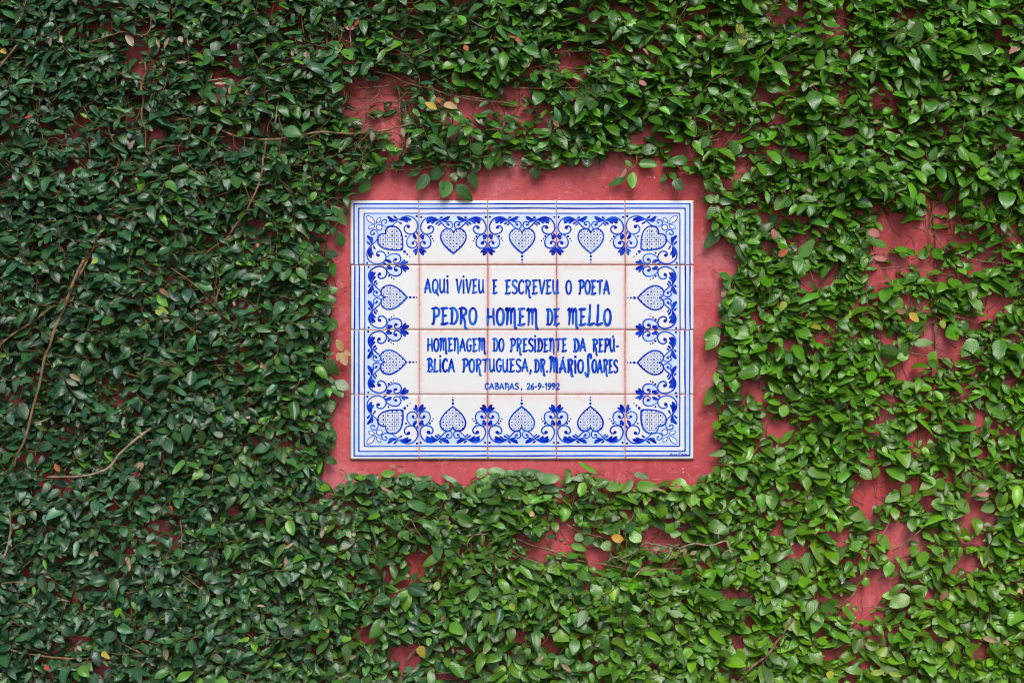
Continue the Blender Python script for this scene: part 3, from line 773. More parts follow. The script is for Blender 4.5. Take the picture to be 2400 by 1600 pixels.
# ---- woody stems: (crop, points, thickness px, off-wall mm, pale?)
STEMS = [
 ([(1,1180,805),(1,1350,850),(1,1500,890),(1,1600,935),(1,1700,955),(1,1830,965),(1,1930,960),(1,2060,935),(1,2200,910),(1,2352,920),(2,90,918),(2,280,898),(2,440,862),(2,500,850)],6.2,46,0),
 ([(1,1000,430),(1,1005,500),(1,975,590),(1,985,680),(1,975,800),(1,1000,900),(1,1000,1000),(1,1015,1060)],5,44,0),
 ([(1,1835,970),(1,1810,1100),(1,1800,1200),(1,1750,1340),(1,1680,1470),(1,1610,1567),(4,1570,70),(4,1480,130),(4,1410,190)],6,48,0),
 ([(1,-40,520),(1,0,460),(1,90,340),(1,170,250)],7,48,0),
 ([(1,590,300),(1,720,260),(1,850,220),(1,980,240),(1,1030,200),(1,1040,120)],3.4,55,0),
 ([(1,690,470),(1,735,480),(1,790,540),(1,795,640)],3.6,52,1),
 ([(1,1410,1370),(1,1560,1330),(1,1700,1240),(1,1880,1150)],4.5,40,0),
 ([(1,1030,1060),(1,1100,1020),(1,1200,1005),(1,1280,1015)],3,50,0),
 ([(1,1430,560),(1,1500,550),(1,1570,540)],4,48,1),
 ([(1,1870,660),(1,1950,665),(1,2030,655)],5,50,1),
 ([(1,1910,720),(1,1905,790),(1,1890,860)],6,50,1),
 ([(1,1800,650),(1,1880,610),(1,1950,580)],3.4,50,0),
 ([(4,610,150),(4,560,250),(4,500,380),(4,430,570),(4,380,680),(4,340,800),(4,300,900),(4,265,1090),(4,220,1250),(4,170,1450),(4,120,1567),(6,80,120)],8.2,56,0),
 ([(4,620,190),(4,570,290),(4,530,360)],5.5,52,0),
 ([(4,380,530),(4,240,640),(4,100,730),(4,0,810),(4,-60,850)],6.4,54,0),
 ([(4,945,275),(4,1040,310),(4,1120,335)],3.6,52,0),
 ([(4,1170,275),(4,1280,350),(4,1400,440),(4,1490,500)],5,50,0),
 ([(4,1550,340),(4,1510,430),(4,1490,500),(4,1490,560)],4.4,50,0),
 ([(4,1310,595),(4,1430,590),(4,1570,580)],3,54,0),
 ([(4,1020,905),(4,1120,920),(4,1230,960)],2.6,56,0),
 ([(4,1420,950),(4,1600,945),(4,1790,945)],3,46,0),
 ([(4,1760,465),(4,1900,465),(4,2010,490)],2.6,40,0),
 ([(4,230,1350),(4,290,1335),(4,350,1310)],4,56,1),
 ([(4,1060,1370),(4,1000,1410),(4,900,1490),(4,820,1567),(6,740,90),(6,620,130),(6,500,145),(6,320,150)],7.4,58,1),
 ([(6,55,310),(6,75,500),(6,50,630),(6,20,720),(6,-10,830)],6,55,1),
 ([(6,75,515),(6,160,470)],3.4,55,1),
 ([(6,20,1320),(6,150,1360),(6,350,1390),(6,550,1400),(6,720,1390)],5.2,46,0),
 ([(6,385,985),(6,430,995),(6,480,1005)],6,55,1),
 ([(6,0,885),(6,110,870),(6,235,885)],4,52,0),
 ([(6,1240,440),(6,1250,560),(6,1245,700)],3.4,52,0),
 ([(6,1250,820),(6,1330,880),(6,1450,970)],3.6,52,0),
 ([(6,830,1290),(6,900,1325),(6,985,1365)],3.4,52,0),
 ([(7,1190,565),(7,1320,620),(7,1440,655),(7,1600,715),(7,1720,740),(7,1880,770),(7,2040,795),(7,2200,785),(7,2349,780)],5.2,24,0),
 ([(7,1550,475),(7,1640,525),(7,1750,555),(7,1860,575),(7,1950,590)],3.4,22,0),
 ([(7,1750,525),(7,1800,450),(7,1850,350)],2.6,24,0),
 ([(7,1980,460),(7,2015,410),(7,2040,370)],2.4,26,0),
 ([(7,460,390),(7,510,500),(7,580,600)],4,50,0),
 ([(7,850,560),(7,930,545),(7,1010,540)],3.6,48,1),
 ([(7,860,630),(7,890,570),(7,990,510)],3.6,46,1),
 ([(7,930,790),(7,1000,815),(7,1060,840)],3.6,44,0),
 ([(7,1150,650),(7,1260,705),(7,1390,750)],3.4,34,0),
 ([(7,1830,742),(7,1862,704),(7,1905,698),(7,1922,700)],4.4,40,1),
 ([(7,1900,725),(7,1960,694),(7,2010,672),(7,2046,640)],3,38,1),
 ([(7,2060,628),(7,2096,606),(7,2140,618),(7,2158,650),(7,2190,655)],4.6,44,1),
 ([(7,2110,640),(7,2160,612),(7,2230,630),(7,2262,618),(7,2349,652)],4.4,46,1),
 ([(7,2200,675),(7,2262,668),(7,2290,690),(7,2349,700)],4,42,1),
 ([(7,2230,610),(7,2290,622),(7,2330,612)],3.6,48,1),
 ([(7,2130,665),(7,2100,640),(7,2088,612)],3,46,1),
 ([(7,2210,730),(7,2250,690),(7,2280,640)],4.5,48,1),
 ([(7,2000,860),(7,2050,800),(7,2090,770)],4,44,1),
 ([(7,440,1420),(7,490,1360),(7,530,1320)],7,22,0),
 ([(7,650,1500),(7,780,1490),(7,900,1440)],3,44,0),
 ([(8,-20,640),(8,30,620),(8,90,610),(8,200,620),(8,290,590),(8,330,600)],5,46,1),
 ([(8,300,590),(8,325,650),(8,340,710)],7,48,1),
 ([(8,200,500),(8,240,540),(8,250,580)],4.5,46,1),
 ([(8,370,1567),(8,480,1450),(8,580,1370),(8,640,1290),(8,720,1180),(8,760,1110)],7,28,0),
 ([(8,330,1500),(8,420,1470),(8,500,1440)],4,26,0),
 ([(8,790,1045),(8,1000,1045),(8,1150,1040),(8,1300,1045),(8,1500,1060)],3.2,18,0),
 ([(8,1440,660),(8,1560,580),(8,1680,480),(8,1750,430)],4,20,0),
 ([(8,1290,680),(8,1250,830),(8,1200,900),(8,1160,970),(8,1050,1060)],3.8,24,0),
 ([(8,1340,640),(8,1370,560),(8,1440,420),(8,1460,360)],4,20,0),
 ([(8,820,1300),(8,1000,1310),(8,1200,1308),(8,1400,1300)],3.2,18,0),
 ([(8,740,700),(8,800,760),(8,850,840)],3.6,44,0),
 ([(8,1480,950),(8,1560,920),(8,1640,890)],3.2,24,0),
 ([(5,1715,-200),(5,1740,100),(5,1735,400),(5,1735,660),(5,1730,850),(5,1710,1000),(5,1670,1200),(5,1640,1340),(5,1615,1520)],4.4,9,2),
 ([(5,1250,590),(5,1500,600),(5,1700,590),(5,1850,610),(5,2100,680),(5,2352,780)],3.2,20,0),
 ([(5,1330,290),(5,1500,280),(5,1700,310),(5,1900,330)],3,20,0),
 ([(5,1500,850),(5,1660,880),(5,1800,910),(5,1950,960)],3.2,20,0),
 ([(5,1700,0),(5,1790,120),(5,1900,180),(5,2050,230),(5,2352,260)],3.4,24,0),
 ([(5,1580,-10),(5,1650,20),(5,1730,70)],3,20,2),
 ([(2,320,1165),(2,500,1172),(2,640,1150),(2,830,1140),(2,890,1180)],2.8,28,2),
 ([(2,700,1140),(2,740,1200),(2,780,1265)],2.4,30,2),
 ([(2,1180,1140),(2,1340,1130),(2,1500,1060),(2,1680,1020),(2,1880,1030),(2,2030,1050),(2,2120,1060)],3.6,24,0),
 ([(2,2035,1055),(2,2035,1120),(2,2000,1165),(2,1975,1190)],3,26,0),
 ([(2,220,490),(2,350,520),(2,450,570),(2,600,610),(2,700,640),(2,900,690),(2,1120,710),(2,1280,740)],4.2,34,0),
 ([(2,40,610),(2,200,600),(2,350,590)],2.4,24,0), ([(2,360,540),(2,400,650),(2,400,760),(2,410,860)],3,30,0), ([(2,230,500),(2,225,570),(2,260,640),(2,150,730),(2,60,760)],3,22,0),
 ([(2,40,740),(2,150,800),(2,155,900)],2.6,26,0), ([(2,270,640),(2,320,580),(2,370,545)],2.6,22,0), ([(2,60,700),(2,200,690),(2,330,700),(2,480,690)],2.6,22,0),
 ([(2,60,780),(2,180,740),(2,270,790)],2.2,28,0), ([(2,280,900),(2,300,950),(2,350,970)],3,30,1), ([(2,430,850),(2,440,740),(2,400,620)],2.6,24,0),
 ([(2,1200,520),(2,1300,470),(2,1450,455),(2,1690,480)],2.8,26,0), ([(2,1150,600),(2,1350,610),(2,1640,600),(2,1750,590)],3,24,0),
 ([(2,890,140),(2,960,180),(2,1050,215)],2.8,48,1), ([(2,1430,360),(2,1650,355),(2,1830,345)],3.2,30,0), ([(2,1600,150),(2,1750,90),(2,1860,50)],3,34,0),
 ([(2,820,660),(2,1000,690),(2,1200,730)],3.6,30,0), ([(2,480,390),(2,540,370),(2,610,340)],3.6,46,1), ([(2,240,370),(2,420,375),(2,600,350)],2.8,44,0),
 ([(2,370,30),(2,375,120),(2,380,210)],2.6,46,0), ([(2,65,150),(2,62,250),(2,70,350)],4,48,1), ([(2,470,60),(2,560,100)],2.8,44,0),
 ([(3,60,980),(3,160,975),(3,260,960)],4,24,0), ([(3,280,940),(3,420,1040),(3,560,1065),(3,640,1060)],3.2,22,0), ([(3,100,1280),(3,200,1340),(3,290,1410)],2.8,22,0),
 ([(3,600,840),(3,650,800),(3,720,760)],3.2,24,0), ([(3,380,900),(3,330,960),(3,290,1000)],3,22,0), ([(3,0,830),(3,150,835),(3,280,820)],3,24,0),
 ([(3,1700,1567),(3,1720,1450),(3,1730,1380)],4,10,2),
 ([(0,1716,1100),(0,1706,1130),(0,1700,1160)],3,40,0),
]
STEM_PX = [np.array([cp(*p) for p in s[0]]) for s in STEMS]
STEM_Z = [s[2] for s in STEMS]

def tube(P, rad, sides=7):
    P = np.asarray(P); n = len(P)
    T = np.gradient(P, axis=0); T /= np.linalg.norm(T, axis=1)[:, None] + 1e-12
    up = np.tile(np.array([0.13, -1.0, .21]), (n, 1))
    A = np.cross(T, up); A /= np.linalg.norm(A, axis=1)[:, None] + 1e-9
    B = np.cross(T, A)
    ang = np.linspace(0, 2 * np.pi, sides, endpoint=False)
    V = P[:, None, :] + rad[:, None, None] * (A[:, None, :] * np.cos(ang)[None, :, None] + B[:, None, :] * np.sin(ang)[None, :, None])
    V = V.reshape(-1, 3)
    i = np.arange(n - 1)[:, None] * sides; j = np.arange(sides)[None, :]; k = (j + 1) % sides
    F = np.stack([i + j, i + k, i + sides + k, i + sides + j], -1).reshape(-1, 4)
    return V, F

def tubes_join(list_of):
    V, F, o = [], [], 0
    for v, f in list_of:
        V.append(v); F.append(f + o); o += len(v)
    return np.vstack(V), np.vstack(F)

for (spec, px) in zip(STEMS, STEM_PX):
    _, th, mm, pale = spec
    P2 = spline(px, 9)
    n = len(P2)
    wob = np.cumsum(rng.normal(0, .5, (n, 2)), 0); wob -= np.linspace(0, 1, n)[:, None] * wob[-1]
    P2 = P2 + wob * .5
    t = np.linspace(0, 1, n)
    dep = mm / 1000 * (1 - .35 * (2 * np.abs(t - .5)) ** 4) + np.interp(np.linspace(0, 6, n), range(7), rng.uniform(-.003, .003, 7))
    P = np.array([W(x, y, max(d, .004)) for (x, y), d in zip(P2, dep)])
    rad = th * K / 2 * .86 * (1 + .16 * np.sin(t * n * .9 + rng.uniform(0, 6)) * rng.uniform(.3, 1, n)) * (1.08 - .3 * t)
    rad[0] *= .6; rad[-1] *= .35
    parts = [tube(P, rad, 8)]
    # stubs of old side twigs
    for _ in range(int(1 + n / 14)):
        i = rng.randint(1, n - 1)
        q = P[i]; d = np.array([rng.uniform(-1, 1), -rng.uniform(.2, 1), rng.uniform(-1, 1)]); d /= np.linalg.norm(d)
        ln = rng.uniform(.006, .02)
        Q = np.array([q, q + d * ln * .5, q + d * ln + np.array([0, 0, rng.uniform(-.003, .003)])])
        parts.append(tube(Q, np.array([.5, .42, .28]) * rad[i], 5))
    V, F = tubes_join(parts)
    o = mesh_obj("stem", V, F, (M_BARK, M_PALE, M_TWIG)[pale], fig, origin=P[n // 2])
    if pale == 1: o['label'] = "pale bare dry stem"

# ---- leaves
ROWS, COLS = 8, 5
tt = np.linspace(0, 1, ROWS); ss = np.linspace(-1, 1, COLS)
PROF = np.array([.10, .62, .93, 1.0, .93, .72, .40, .03])
PT = np.array([0, .10, .26, .42, .58, .75, .90, 1.0])
def leaf_mesh(base, d, nrm, Ln, Wd, fold, curl, wave, tint, side=None):
    """arrays over leaves -> verts, faces, tint, uv"""
    n = len(base)
    d = d / np.linalg.norm(d, axis=1)[:, None]
    nrm = nrm - d * (nrm * d).sum(1)[:, None]; nrm /= np.linalg.norm(nrm, axis=1)[:, None] + 1e-9
    x = np.cross(d, nrm)
    s = ss[None, None, :]; t = PT[None, :, None]
    pw = np.exp(rng.normal(0, .16, n))
    shp = np.array([np.interp(PT ** p, PT, PROF) for p in pw])[:, :, None]
    shp = shp * (1 + rng.normal(0, .045, (n, ROWS, 1)))
    asym = rng.uniform(-.12, .12, (n, 1, 1))
    lx = Wd[:, None, None] / 2 * shp * s * (1 + asym * s)
    if n > 500:      # eaten or torn edges on some of the leaves
        for q in np.where(rng.uniform(0, 1, n) < .06)[0]:
            sd, r0 = rng.randint(2), rng.randint(2, ROWS - 1)
            lx[q, r0:r0 + rng.randint(1, 3), (0 if sd else 3):(2 if sd else 5)] *= rng.uniform(.25, .6)
        for q in np.where(rng.uniform(0, 1, n) < .03)[0]:
            lx[q, ROWS - 1, :] = lx[q, ROWS - 2, :] * .7
    bend = rng.uniform(-.14, .14, (n, 1, 1))
    lx = lx + Ln[:, None, None] * bend * (t - t * t)
    ly = Ln[:, None, None] * t * np.ones_like(s) * np.ones((n, 1, 1))
    lz = fold[:, None, None] * np.abs(lx) ** 1.0 - curl[:, None, None] * Ln[:, None, None] * (t ** 2) \
        + wave[:, None, None] * Wd[:, None, None] * np.sin(t * 7 + rng.uniform(0, 6, (n, 1, 1))) * s * np.abs(s) \
        - .35 * np.abs(curl)[:, None, None] * Wd[:, None, None] * (s ** 2) ** 1.5
    V = base[:, None, None, :] + lx[..., None] * x[:, None, None, :] + ly[..., None] * d[:, None, None, :] + lz[..., None] * nrm[:, None, None, :]
    V = V.reshape(-1, 3)
    i = np.arange(ROWS - 1)[:, None] * COLS; j = np.arange(COLS - 1)[None, :]
    q = np.stack([i + j, i + j + 1, i + COLS + j + 1, i + COLS + j], -1).reshape(-1, 4)
    F = (np.arange(n)[:, None, None] * (ROWS * COLS) + q[None]).reshape(-1, 4)
    # x = d x n, so (x, d) winding faces +n when ordered j -> row
    tn = np.repeat(tint, ROWS * COLS, axis=0)
    uv = np.zeros((n, ROWS, COLS, 3)); uv[..., 0] = ss; uv[..., 1] = PT[:, None]
    return V, F, tn, uv.reshape(-1, 3)

def tints(X, Y, size_rank):
    """leaf colour: bluer on the left for sky sheen, yellower on the right for warm light, young leaves here and there"""
    n = len(X)
    f = np.clip((X - 450) / 1350 + rng.normal(0, .22, n), 0, 1)[:, None]
    left = np.array([.030, .100, .036]); right = np.array([.062, .205, .007])  # sky sheen (left) and warm light (right) are put into the leaf colour
    low = np.clip((Y - 500) / 900, 0, 1)[:, None]
    right = right * (1 - low) + np.array([.105, .255, .008]) * low     # yellower still low on the right
    c = left * (1 - f) + right * f
    c = c * np.exp(rng.normal(0, .31, (n, 1)))
    c[:, 0] *= np.exp(rng.normal(0, .12, n)); c[:, 2] *= np.exp(rng.normal(0, .22, n))
    yg = rng.uniform(0, 1, n) < (.012 + .13 * np.clip((X - 500) / 1500, 0, 1))
    c[yg] = np.array([.105, .29, .018]) * np.exp(rng.normal(0, .2, (yg.sum(), 1)))
    ye = rng.uniform(0, 1, n) < .0005
    c[ye] = np.array([.3, .3, .03])
    return c

def shoots():
    """random leafy shoots over the covered wall; returns leaf arrays and twig tubes"""
    B, D, NN, LL, XY, tw = [], [], [], [], [], []
    layers = [(2850, .004, .016, .9), (2650, .014, .034, 1.0), (1600, .030, .052, 1.0)]
    out_, up_ = np.array([0, -1., 0]), np.array([0, 0, 1.])
    for li, (cnt, z0, z1, sc) in enumerate(layers):
        px = np.where(rng.uniform(0, 1, cnt) < .1, rng.uniform(-240, 800, cnt), rng.uniform(-240, 2640, cnt)); py = rng.uniform(-170, 1770, cnt)
        a0 = rng.uniform(0, 2 * np.pi, cnt)
        sm = lambda v, lo, hi: np.clip((v - lo) / (hi - lo), 0, 1)
        thk = 1 - .5 * sm(px, 1520, 1760) * sm(py, 380, 560)
        thk *= 1 - .4 * sm(px, 1150, 1300) * sm(py, 1080, 1160) * (1 - sm(py, 1330, 1450))
        thk *= np.clip((gap_field(px, py) - .5) / 3.5, .4 + .4 * (1 - sm(px, 650, 900)), 1)
        # open growth carries fewer outer shoots
        eb = np.min([dist_to_path(px, py, np.vstack([BARE, BARE[:1]]))], axis=0)
        thk *= np.clip(.45 + eb / 190, .45, 1)
        drop = (rng.uniform(0, 1, cnt) < .04 * sm(px, 1300, 1500))
        drop |= (rng.uniform(0, 1, cnt) > thk + .25) & (li == 2)
        for k in range(cnt):
            if drop[k]: continue
            x, y, a = px[k], py[k], a0[k]
            nstep = rng.randint(5, 13)
            z = rng.uniform(z0, z1) * thk[k]; z1k = z1 * thk[k]
            step = rng.uniform(12, 18)
            pts = []
            for i in range(nstep):
                pts.append((x, y, z))
                a += rng.normal(0, .28)
                x += math.cos(a) * step; y += math.sin(a) * step
                z = min(max(z + rng.normal(.0012, .003), .004), z1k + .012)
            pts = np.array(pts)
            keep = []
            for i in range(len(pts)):
                s_ = 1 if i % 2 else -1
                th = math.atan2(*(pts[min(i + 1, len(pts) - 1)] - pts[max(i - 1, 0)])[[1, 0]]) + s_ * rng.uniform(.7, 1.35)
                if i == len(pts) - 1: th -= s_ * .8
                wd = np.array([math.cos(th), 0, -math.sin(th)])
                # leaves lift their faces towards the light above
                tilt = rng.normal(1.0, .45)
                nrm = out_ * 1.0 + up_ * tilt + np.array([rng.normal(0, .35), 0, 0])
                dd = wd + np.array([0, 0, -.35]) + out_ * rng.uniform(.0, .45)
                nrm /= np.linalg.norm(nrm)
                dd = dd - nrm * dd.dot(nrm) + nrm * rng.normal(.05, .18)
                dd /= np.linalg.norm(dd)
                base = W(pts[i, 0], pts[i, 1], pts[i, 2]) + dd * .004
                lx, ly = pts[i, 0], pts[i, 1]
                big = .84 + .18 * np.clip((lx - 500) / 1100, 0, 1)
                ln = .0335 * sc * big * np.exp(np.clip(rng.normal(0, .27), -.6, .42)) * (1, .88, .7, .5)[max(0, i - len(pts) + 4)]
                B.append(base); D.append(dd); NN.append(nrm); LL.append(ln); XY.append((li, pts[i, 2]))
                keep.append(len(B) - 1)
            tw.append((pts, keep))
    return np.array(B), np.array(D), np.array(NN), np.array(LL), np.array(XY), tw

B, D, NN, LL, LI, TW_ = shoots()
ctr = B + D * LL[:, None] * .55
tip = B + D * LL[:, None]
CX, CY = unW(ctr); TX, TY = unW(tip); BX, BY = unW(B)
ok = ~(poly_inside(BARE, CX, CY) | poly_inside(BARE, TX, TY) | poly_inside(BARE, BX, BY))
gf = np.minimum(gap_field(CX, CY, 1), gap_field(TX, TY, -3) * 1.2)
ok &= (gf > 1) | (rng.uniform(0, 1, len(CX)) < .05)
ok &= ~((gf < 1.9) & (LI[:, 0] == 2) & (rng.uniform(0, 1, len(CX)) < .35))
for px, mm in zip(STEM_PX, STEM_Z):
    lo, hi = px.min(0) - 40, px.max(0) + 40
    near = (CX > lo[0]) & (CX < hi[0]) & (CY > lo[1]) & (CY < hi[1])
    if not near.any(): continue
    ids = np.where(near)[0]
    d_ = np.minimum(dist_to_path(CX[ids], CY[ids], px), np.minimum(dist_to_path(TX[ids], TY[ids], px), dist_to_path(BX[ids], BY[ids], px)))
    front = (-ctr[ids, 1] * 1000 > mm - 12)
    kill = front & (d_ < 11) & (rng.uniform(0, 1, len(ids)) < .6)
    ok[ids[kill]] = False
# the wall above and below the plaque thins out at the creeper's edge: nothing else to remove
ids = np.where(ok)[0]
n = len(ids)
print("leaves", n)
V, F, TN, UV = leaf_mesh(B[ids], D[ids], NN[ids], LL[ids], LL[ids] * np.clip(rng.normal(.54, .09, n), .34, .78), rng.normal(.26, .2, n), rng.normal(.13, .2, n),
                         rng.normal(0, .07, n), tints(CX[ids], CY[ids], None))
fo = mesh_obj("foliage", V, F, M_LEAF, fig, attrs={'tint': TN, 'leafuv': UV})
fo['kind'] = 'stuff'

# thin green-brown twigs that carry the leaves
okset = set(ids.tolist())
tl = []
for pts, keep in TW_:
    kk = [i for i, q in enumerate(keep) if q in okset]
    if len(kk) < 3: continue
    a, b_ = kk[0], kk[-1]
    P2 = pts[a:b_ + 1]
    if poly_inside(BARE, P2[:, 0], P2[:, 1]).any(): continue
    if (gap_field(P2[:, 0], P2[:, 1]) < .6).sum() > 2: continue
    Q = spline(np.array([W(*p) for p in P2]), 2)
    tl.append(tube(Q, np.linspace(.0013, .0006, len(Q)), 4))
for _ in range(170):     # bare old twigs, thickest at the upper left
    x, y = rng.uniform(60, 1080), np.clip(rng.normal(270, 130), 20, 520)
    if rng.uniform() < .3: x, y = rng.uniform(0, 700), rng.uniform(500, 1500)
    a = rng.uniform(0, 2 * np.pi); z = rng.uniform(.024, .05); pts = []
    for i in range(rng.randint(4, 9)):
        pts.append(W(x, y, z)); a += rng.normal(0, .35)
        x += math.cos(a) * 15; y += math.sin(a) * 15; z = np.clip(z + rng.normal(0, .004), .006, .056)
        if poly_inside(BARE, np.array([x]), np.array([y]))[0]: break
    if len(pts) < 3: continue
    Q = spline(np.array(pts), 3)
    tl.append(tube(Q, np.linspace(1, .5, len(Q)) * rng.uniform(.0009, .0017), 5))
V, F = tubes_join(tl)
tg = mesh_obj("twigs", V, F, M_TWIG, fig); tg['kind'] = 'stuff'

# fine clinging stems and rootlets on the wall in the openings
rl = []
for (gx, gy, rx, ry) in G:
    for _ in range(int(1 + 2.5 * rng.uniform(0, 1) + rx * ry / 2600 + (2 if gx < 1300 and gy < 560 else 0))):
        x, y = gx + rng.normal(0, rx * .6), gy + rng.normal(0, ry * .6)
        a = rng.uniform(0, 2 * np.pi); pts = []
        for i in range(rng.randint(4, 9)):
            pts.append(W(x, y, rng.uniform(.001, .0035)))
            a += rng.normal(0, .45); x += math.cos(a) * 9; y += math.sin(a) * 9
            if poly_inside(BARE, np.array([x]), np.array([y]))[0]: break
        if len(pts) < 3: continue
        Q = spline(np.array(pts), 3)
        rl.append(tube(Q, np.linspace(1, .4, len(Q)) * rng.uniform(.0004, .001), 4))
V, F = tubes_join(rl)
mesh_obj("rootlets", V, F, M_BARK, fig)['kind'] = 'stuff'

# ---- leaves along the creeper's edge and in the openings, placed one by one as they are seen
HL = {
 2: [(185,1225,120,1330,80),(150,1180,95,1240,60),(195,1130,200,1225,80),(240,1190,320,1125,60),(340,1140,425,1170,60),(555,1160,455,1215,52),(600,1205,520,1310,78),(700,1160,605,1240,82),
     (840,1135,830,1235,72),(880,1190,930,1305,68),(895,1185,960,1130,52),(745,1250,695,1365,86),(795,1275,900,1385,78),(770,1190,790,1250,52),(700,1245,685,1305,42),(1090,1075,1080,1148,76),
     (1165,1080,1160,1162,66),(1240,1090,1340,1120,62),(1345,1145,1335,1235,76),(1590,1055,1585,1160,72),(1700,1070,1695,1160,80),(1440,1140,1530,1110,62),(1850,1000,1970,970,72),(1730,1020,1720,1095,72),
     (1670,1000,1695,940,60),(2050,1130,2180,1140,66),(2010,1185,2005,1300,62),(1960,1220,1840,1280,46),(1955,1105,2010,1150,32),(2230,1200,2200,1265,42),(2290,1240,2352,1315,72),(2260,1190,2310,1230,52),
     (2060,1050,2170,1010,82),(620,975,735,1045,62),(800,1095,735,1090,40),(640,1035,735,1105,60),(870,1090,860,1150,60),(980,1110,1030,1090,50),(1790,1000,1850,990,50)],
 3: [(250,1420,165,1510,78),(190,1350,140,1400,52),(245,1385,360,1380,52),(180,1250,250,1330,82),(390,1235,350,1295,60),(560,1110,470,1090,66)],
 5: [(250,10,145,145,82),(250,320,385,380,62),(315,490,250,580,66),(330,600,265,670,62),(260,690,145,770,88),(250,740,155,840,72),(330,820,225,845,46),(310,890,260,1005,82),(250,1100,140,1230,92),
     (235,1200,250,1260,36),(360,1230,280,1360,88),(400,1330,300,1425,62),(300,1540,180,1567,46),(350,200,440,205,34),(340,350,250,330,50),(370,660,300,710,46),(420,750,280,780,50),(1730,150,1790,225,70),
     (1620,205,1700,150,66),(1540,200,1490,180,44),(1600,190,1540,150,40),(1410,130,1250,90,60),(800,200,905,80,80),(890,215,790,325,82),(775,200,690,310,110),(1890,650,1820,750,76),(1900,650,1970,720,76),
     (2020,770,1920,890,96),(1560,765,1660,705,50),(1590,800,1725,800,60),(1475,900,1560,880,70),(1740,850,1700,930,60),(1760,960,1690,920,60),(1800,900,1855,945,44),(1520,550,1420,500,86),(1680,680,1600,740,30)],
 7: [(140,180,60,125,46),(30,130,80,180,44),(145,185,250,135,52),(270,135,375,125,52),(390,155,510,130,46),(375,190,505,205,46),(515,175,625,145,42),(510,235,610,190,52),(805,195,690,130,36),(820,220,760,190,36),
     (745,240,830,265,40),(690,240,740,185,40),(960,240,1030,120,82),(930,150,1000,95,62),(1155,140,1000,100,68),(1205,120,1405,130,68),(1230,205,1285,135,78),(1260,200,1310,230,62),(1200,185,1110,165,52),(1320,190,1372,205,40),
     (1380,230,1520,235,58),(1120,300,1015,225,78),(1760,125,1630,45,32),(1700,165,1560,165,36),(1720,130,1600,160,50),(1920,245,1805,200,68),(2005,170,1930,260,52),(2010,130,2125,160,42),(2030,215,2190,220,74),(1945,300,2025,270,44),
     (2060,290,2000,330,44),(2060,280,2090,275,34),(2210,300,2215,405,88),(2325,270,2240,300,60),(2060,400,2075,485,80),(2110,400,2200,500,92),(2220,515,2320,470,68),(1975,440,1910,380,38),(1980,490,1915,490,48),
     (1990,520,2060,600,84),(1610,545,1670,580,72),(1660,600,1740,570,62),(1580,620,1690,655,52),(1800,490,1885,490,38),(1830,430,1920,430,42),(1690,420,1800,430,42),(1650,470,1745,495,34),(1660,520,1720,530,42),
     (1800,600,1850,660,80),(2150,380,2090,350,50),(2260,540,2340,540,60),(2300,370,2310,440,50),(1700,1150,1600,1200,50)],
 4: [(2280,560,2195,565,76),(2240,640,2330,685,70),(2250,900,2330,1020,84),(2270,1065,2352,1120,72),(2110,980,2240,1060,84),(2250,1090,2190,1160,68),(2170,1300,2310,1190,112),(2230,1380,2320,1460,72),(2230,1420,2300,1530,72),
     (2250,880,2290,860,44),(2200,830,2270,780,80),(2160,1230,2060,1290,70),(2330,430,2240,450,56),(2240,330,2220,230,60),(2300,340,2280,220,56)],
 6: [(2130,30,2230,5,52),(2215,20,2320,60,54),(2150,185,2155,295,78),(250,560,315,455,56),(210,520,85,620,70),(300,600,170,660,66)],
 8: [(1110,360,1260,440,96),(1340,550,1430,650,78),(1500,770,1585,860,72),(1420,830,1480,810,36),(1320,740,1300,780,86),(1110,640,1030,730,80),(1160,640,1240,600,70),(1735,160,1630,240,72),(1745,165,1800,235,70),
     (1490,265,1390,325,64),(1500,285,1530,355,76),(1560,200,1510,280,70),(1840,330,1710,340,86),(1880,310,1975,400,78),(1860,360,1790,430,96),(1870,280,1815,275,34),(1900,260,1970,240,34),(1420,160,1480,110,48),
     (2110,290,2000,300,40),(2150,350,2050,380,70),(2290,390,2160,400,52),(1330,80,1325,165,60),(1200,90,1300,165,80),(1490,960,1370,970,60),(1460,1060,1500,990,74),(1120,1480,1250,1480,60),(1130,1490,1215,1415,44),
     (1240,840,1270,905,56),(1200,910,1120,910,40)],
 0: [(776,480,813,527,26),(792,540,802,578,22),(770,498,795,520,20),(784,892,818,912,24),(776,905,805,930,22),(762,590,795,600,20),(748,760,785,770,24),(756,700,790,705,22),(1652,462,1688,470,20)],
}
hb, hd, hn, hl, hw_, hx = [], [], [], [], [], []
twl = []
for c, lst in HL.items():
    for bx, by, tx, ty, wd in lst:
        sc = CROPS[c][2]
        x0, y0 = cp(c, bx, by); x1, y1 = cp(c, tx, ty)
        z = rng.uniform(.016, .028)
        p0 = W(x0, y0, z); p1 = W(x1, y1, z + rng.uniform(-.004, .010))
        d_ = p1 - p0
        nn = np.array([rng.normal(0, .22), -1, .30 + rng.normal(0, .2)])
        hb.append(p0); hd.append(d_); hn.append(nn); hl.append(np.linalg.norm(d_)); hw_.append(wd / sc * K * 1.08); hx.append((x0, y0))
        # petiole running back into the plant
        back = -d_ / np.linalg.norm(d_)
        Q = np.array([p0 + d_ * .03, p0 + back * .006 + np.array([0, .003, .001]), p0 + back * .016 + np.array([rng.normal(0, .003), z * .5, rng.normal(0, .003)])])
        twl.append(tube(spline(Q, 3), np.linspace(.0009, .0011, 7), 5))
hb, hd, hn, hl, hw_, hx = map(np.array, (hb, hd, hn, hl, hw_, hx))
tn = tints(hx[:, 0], hx[:, 1], None) * 1.12
n = len(hb)
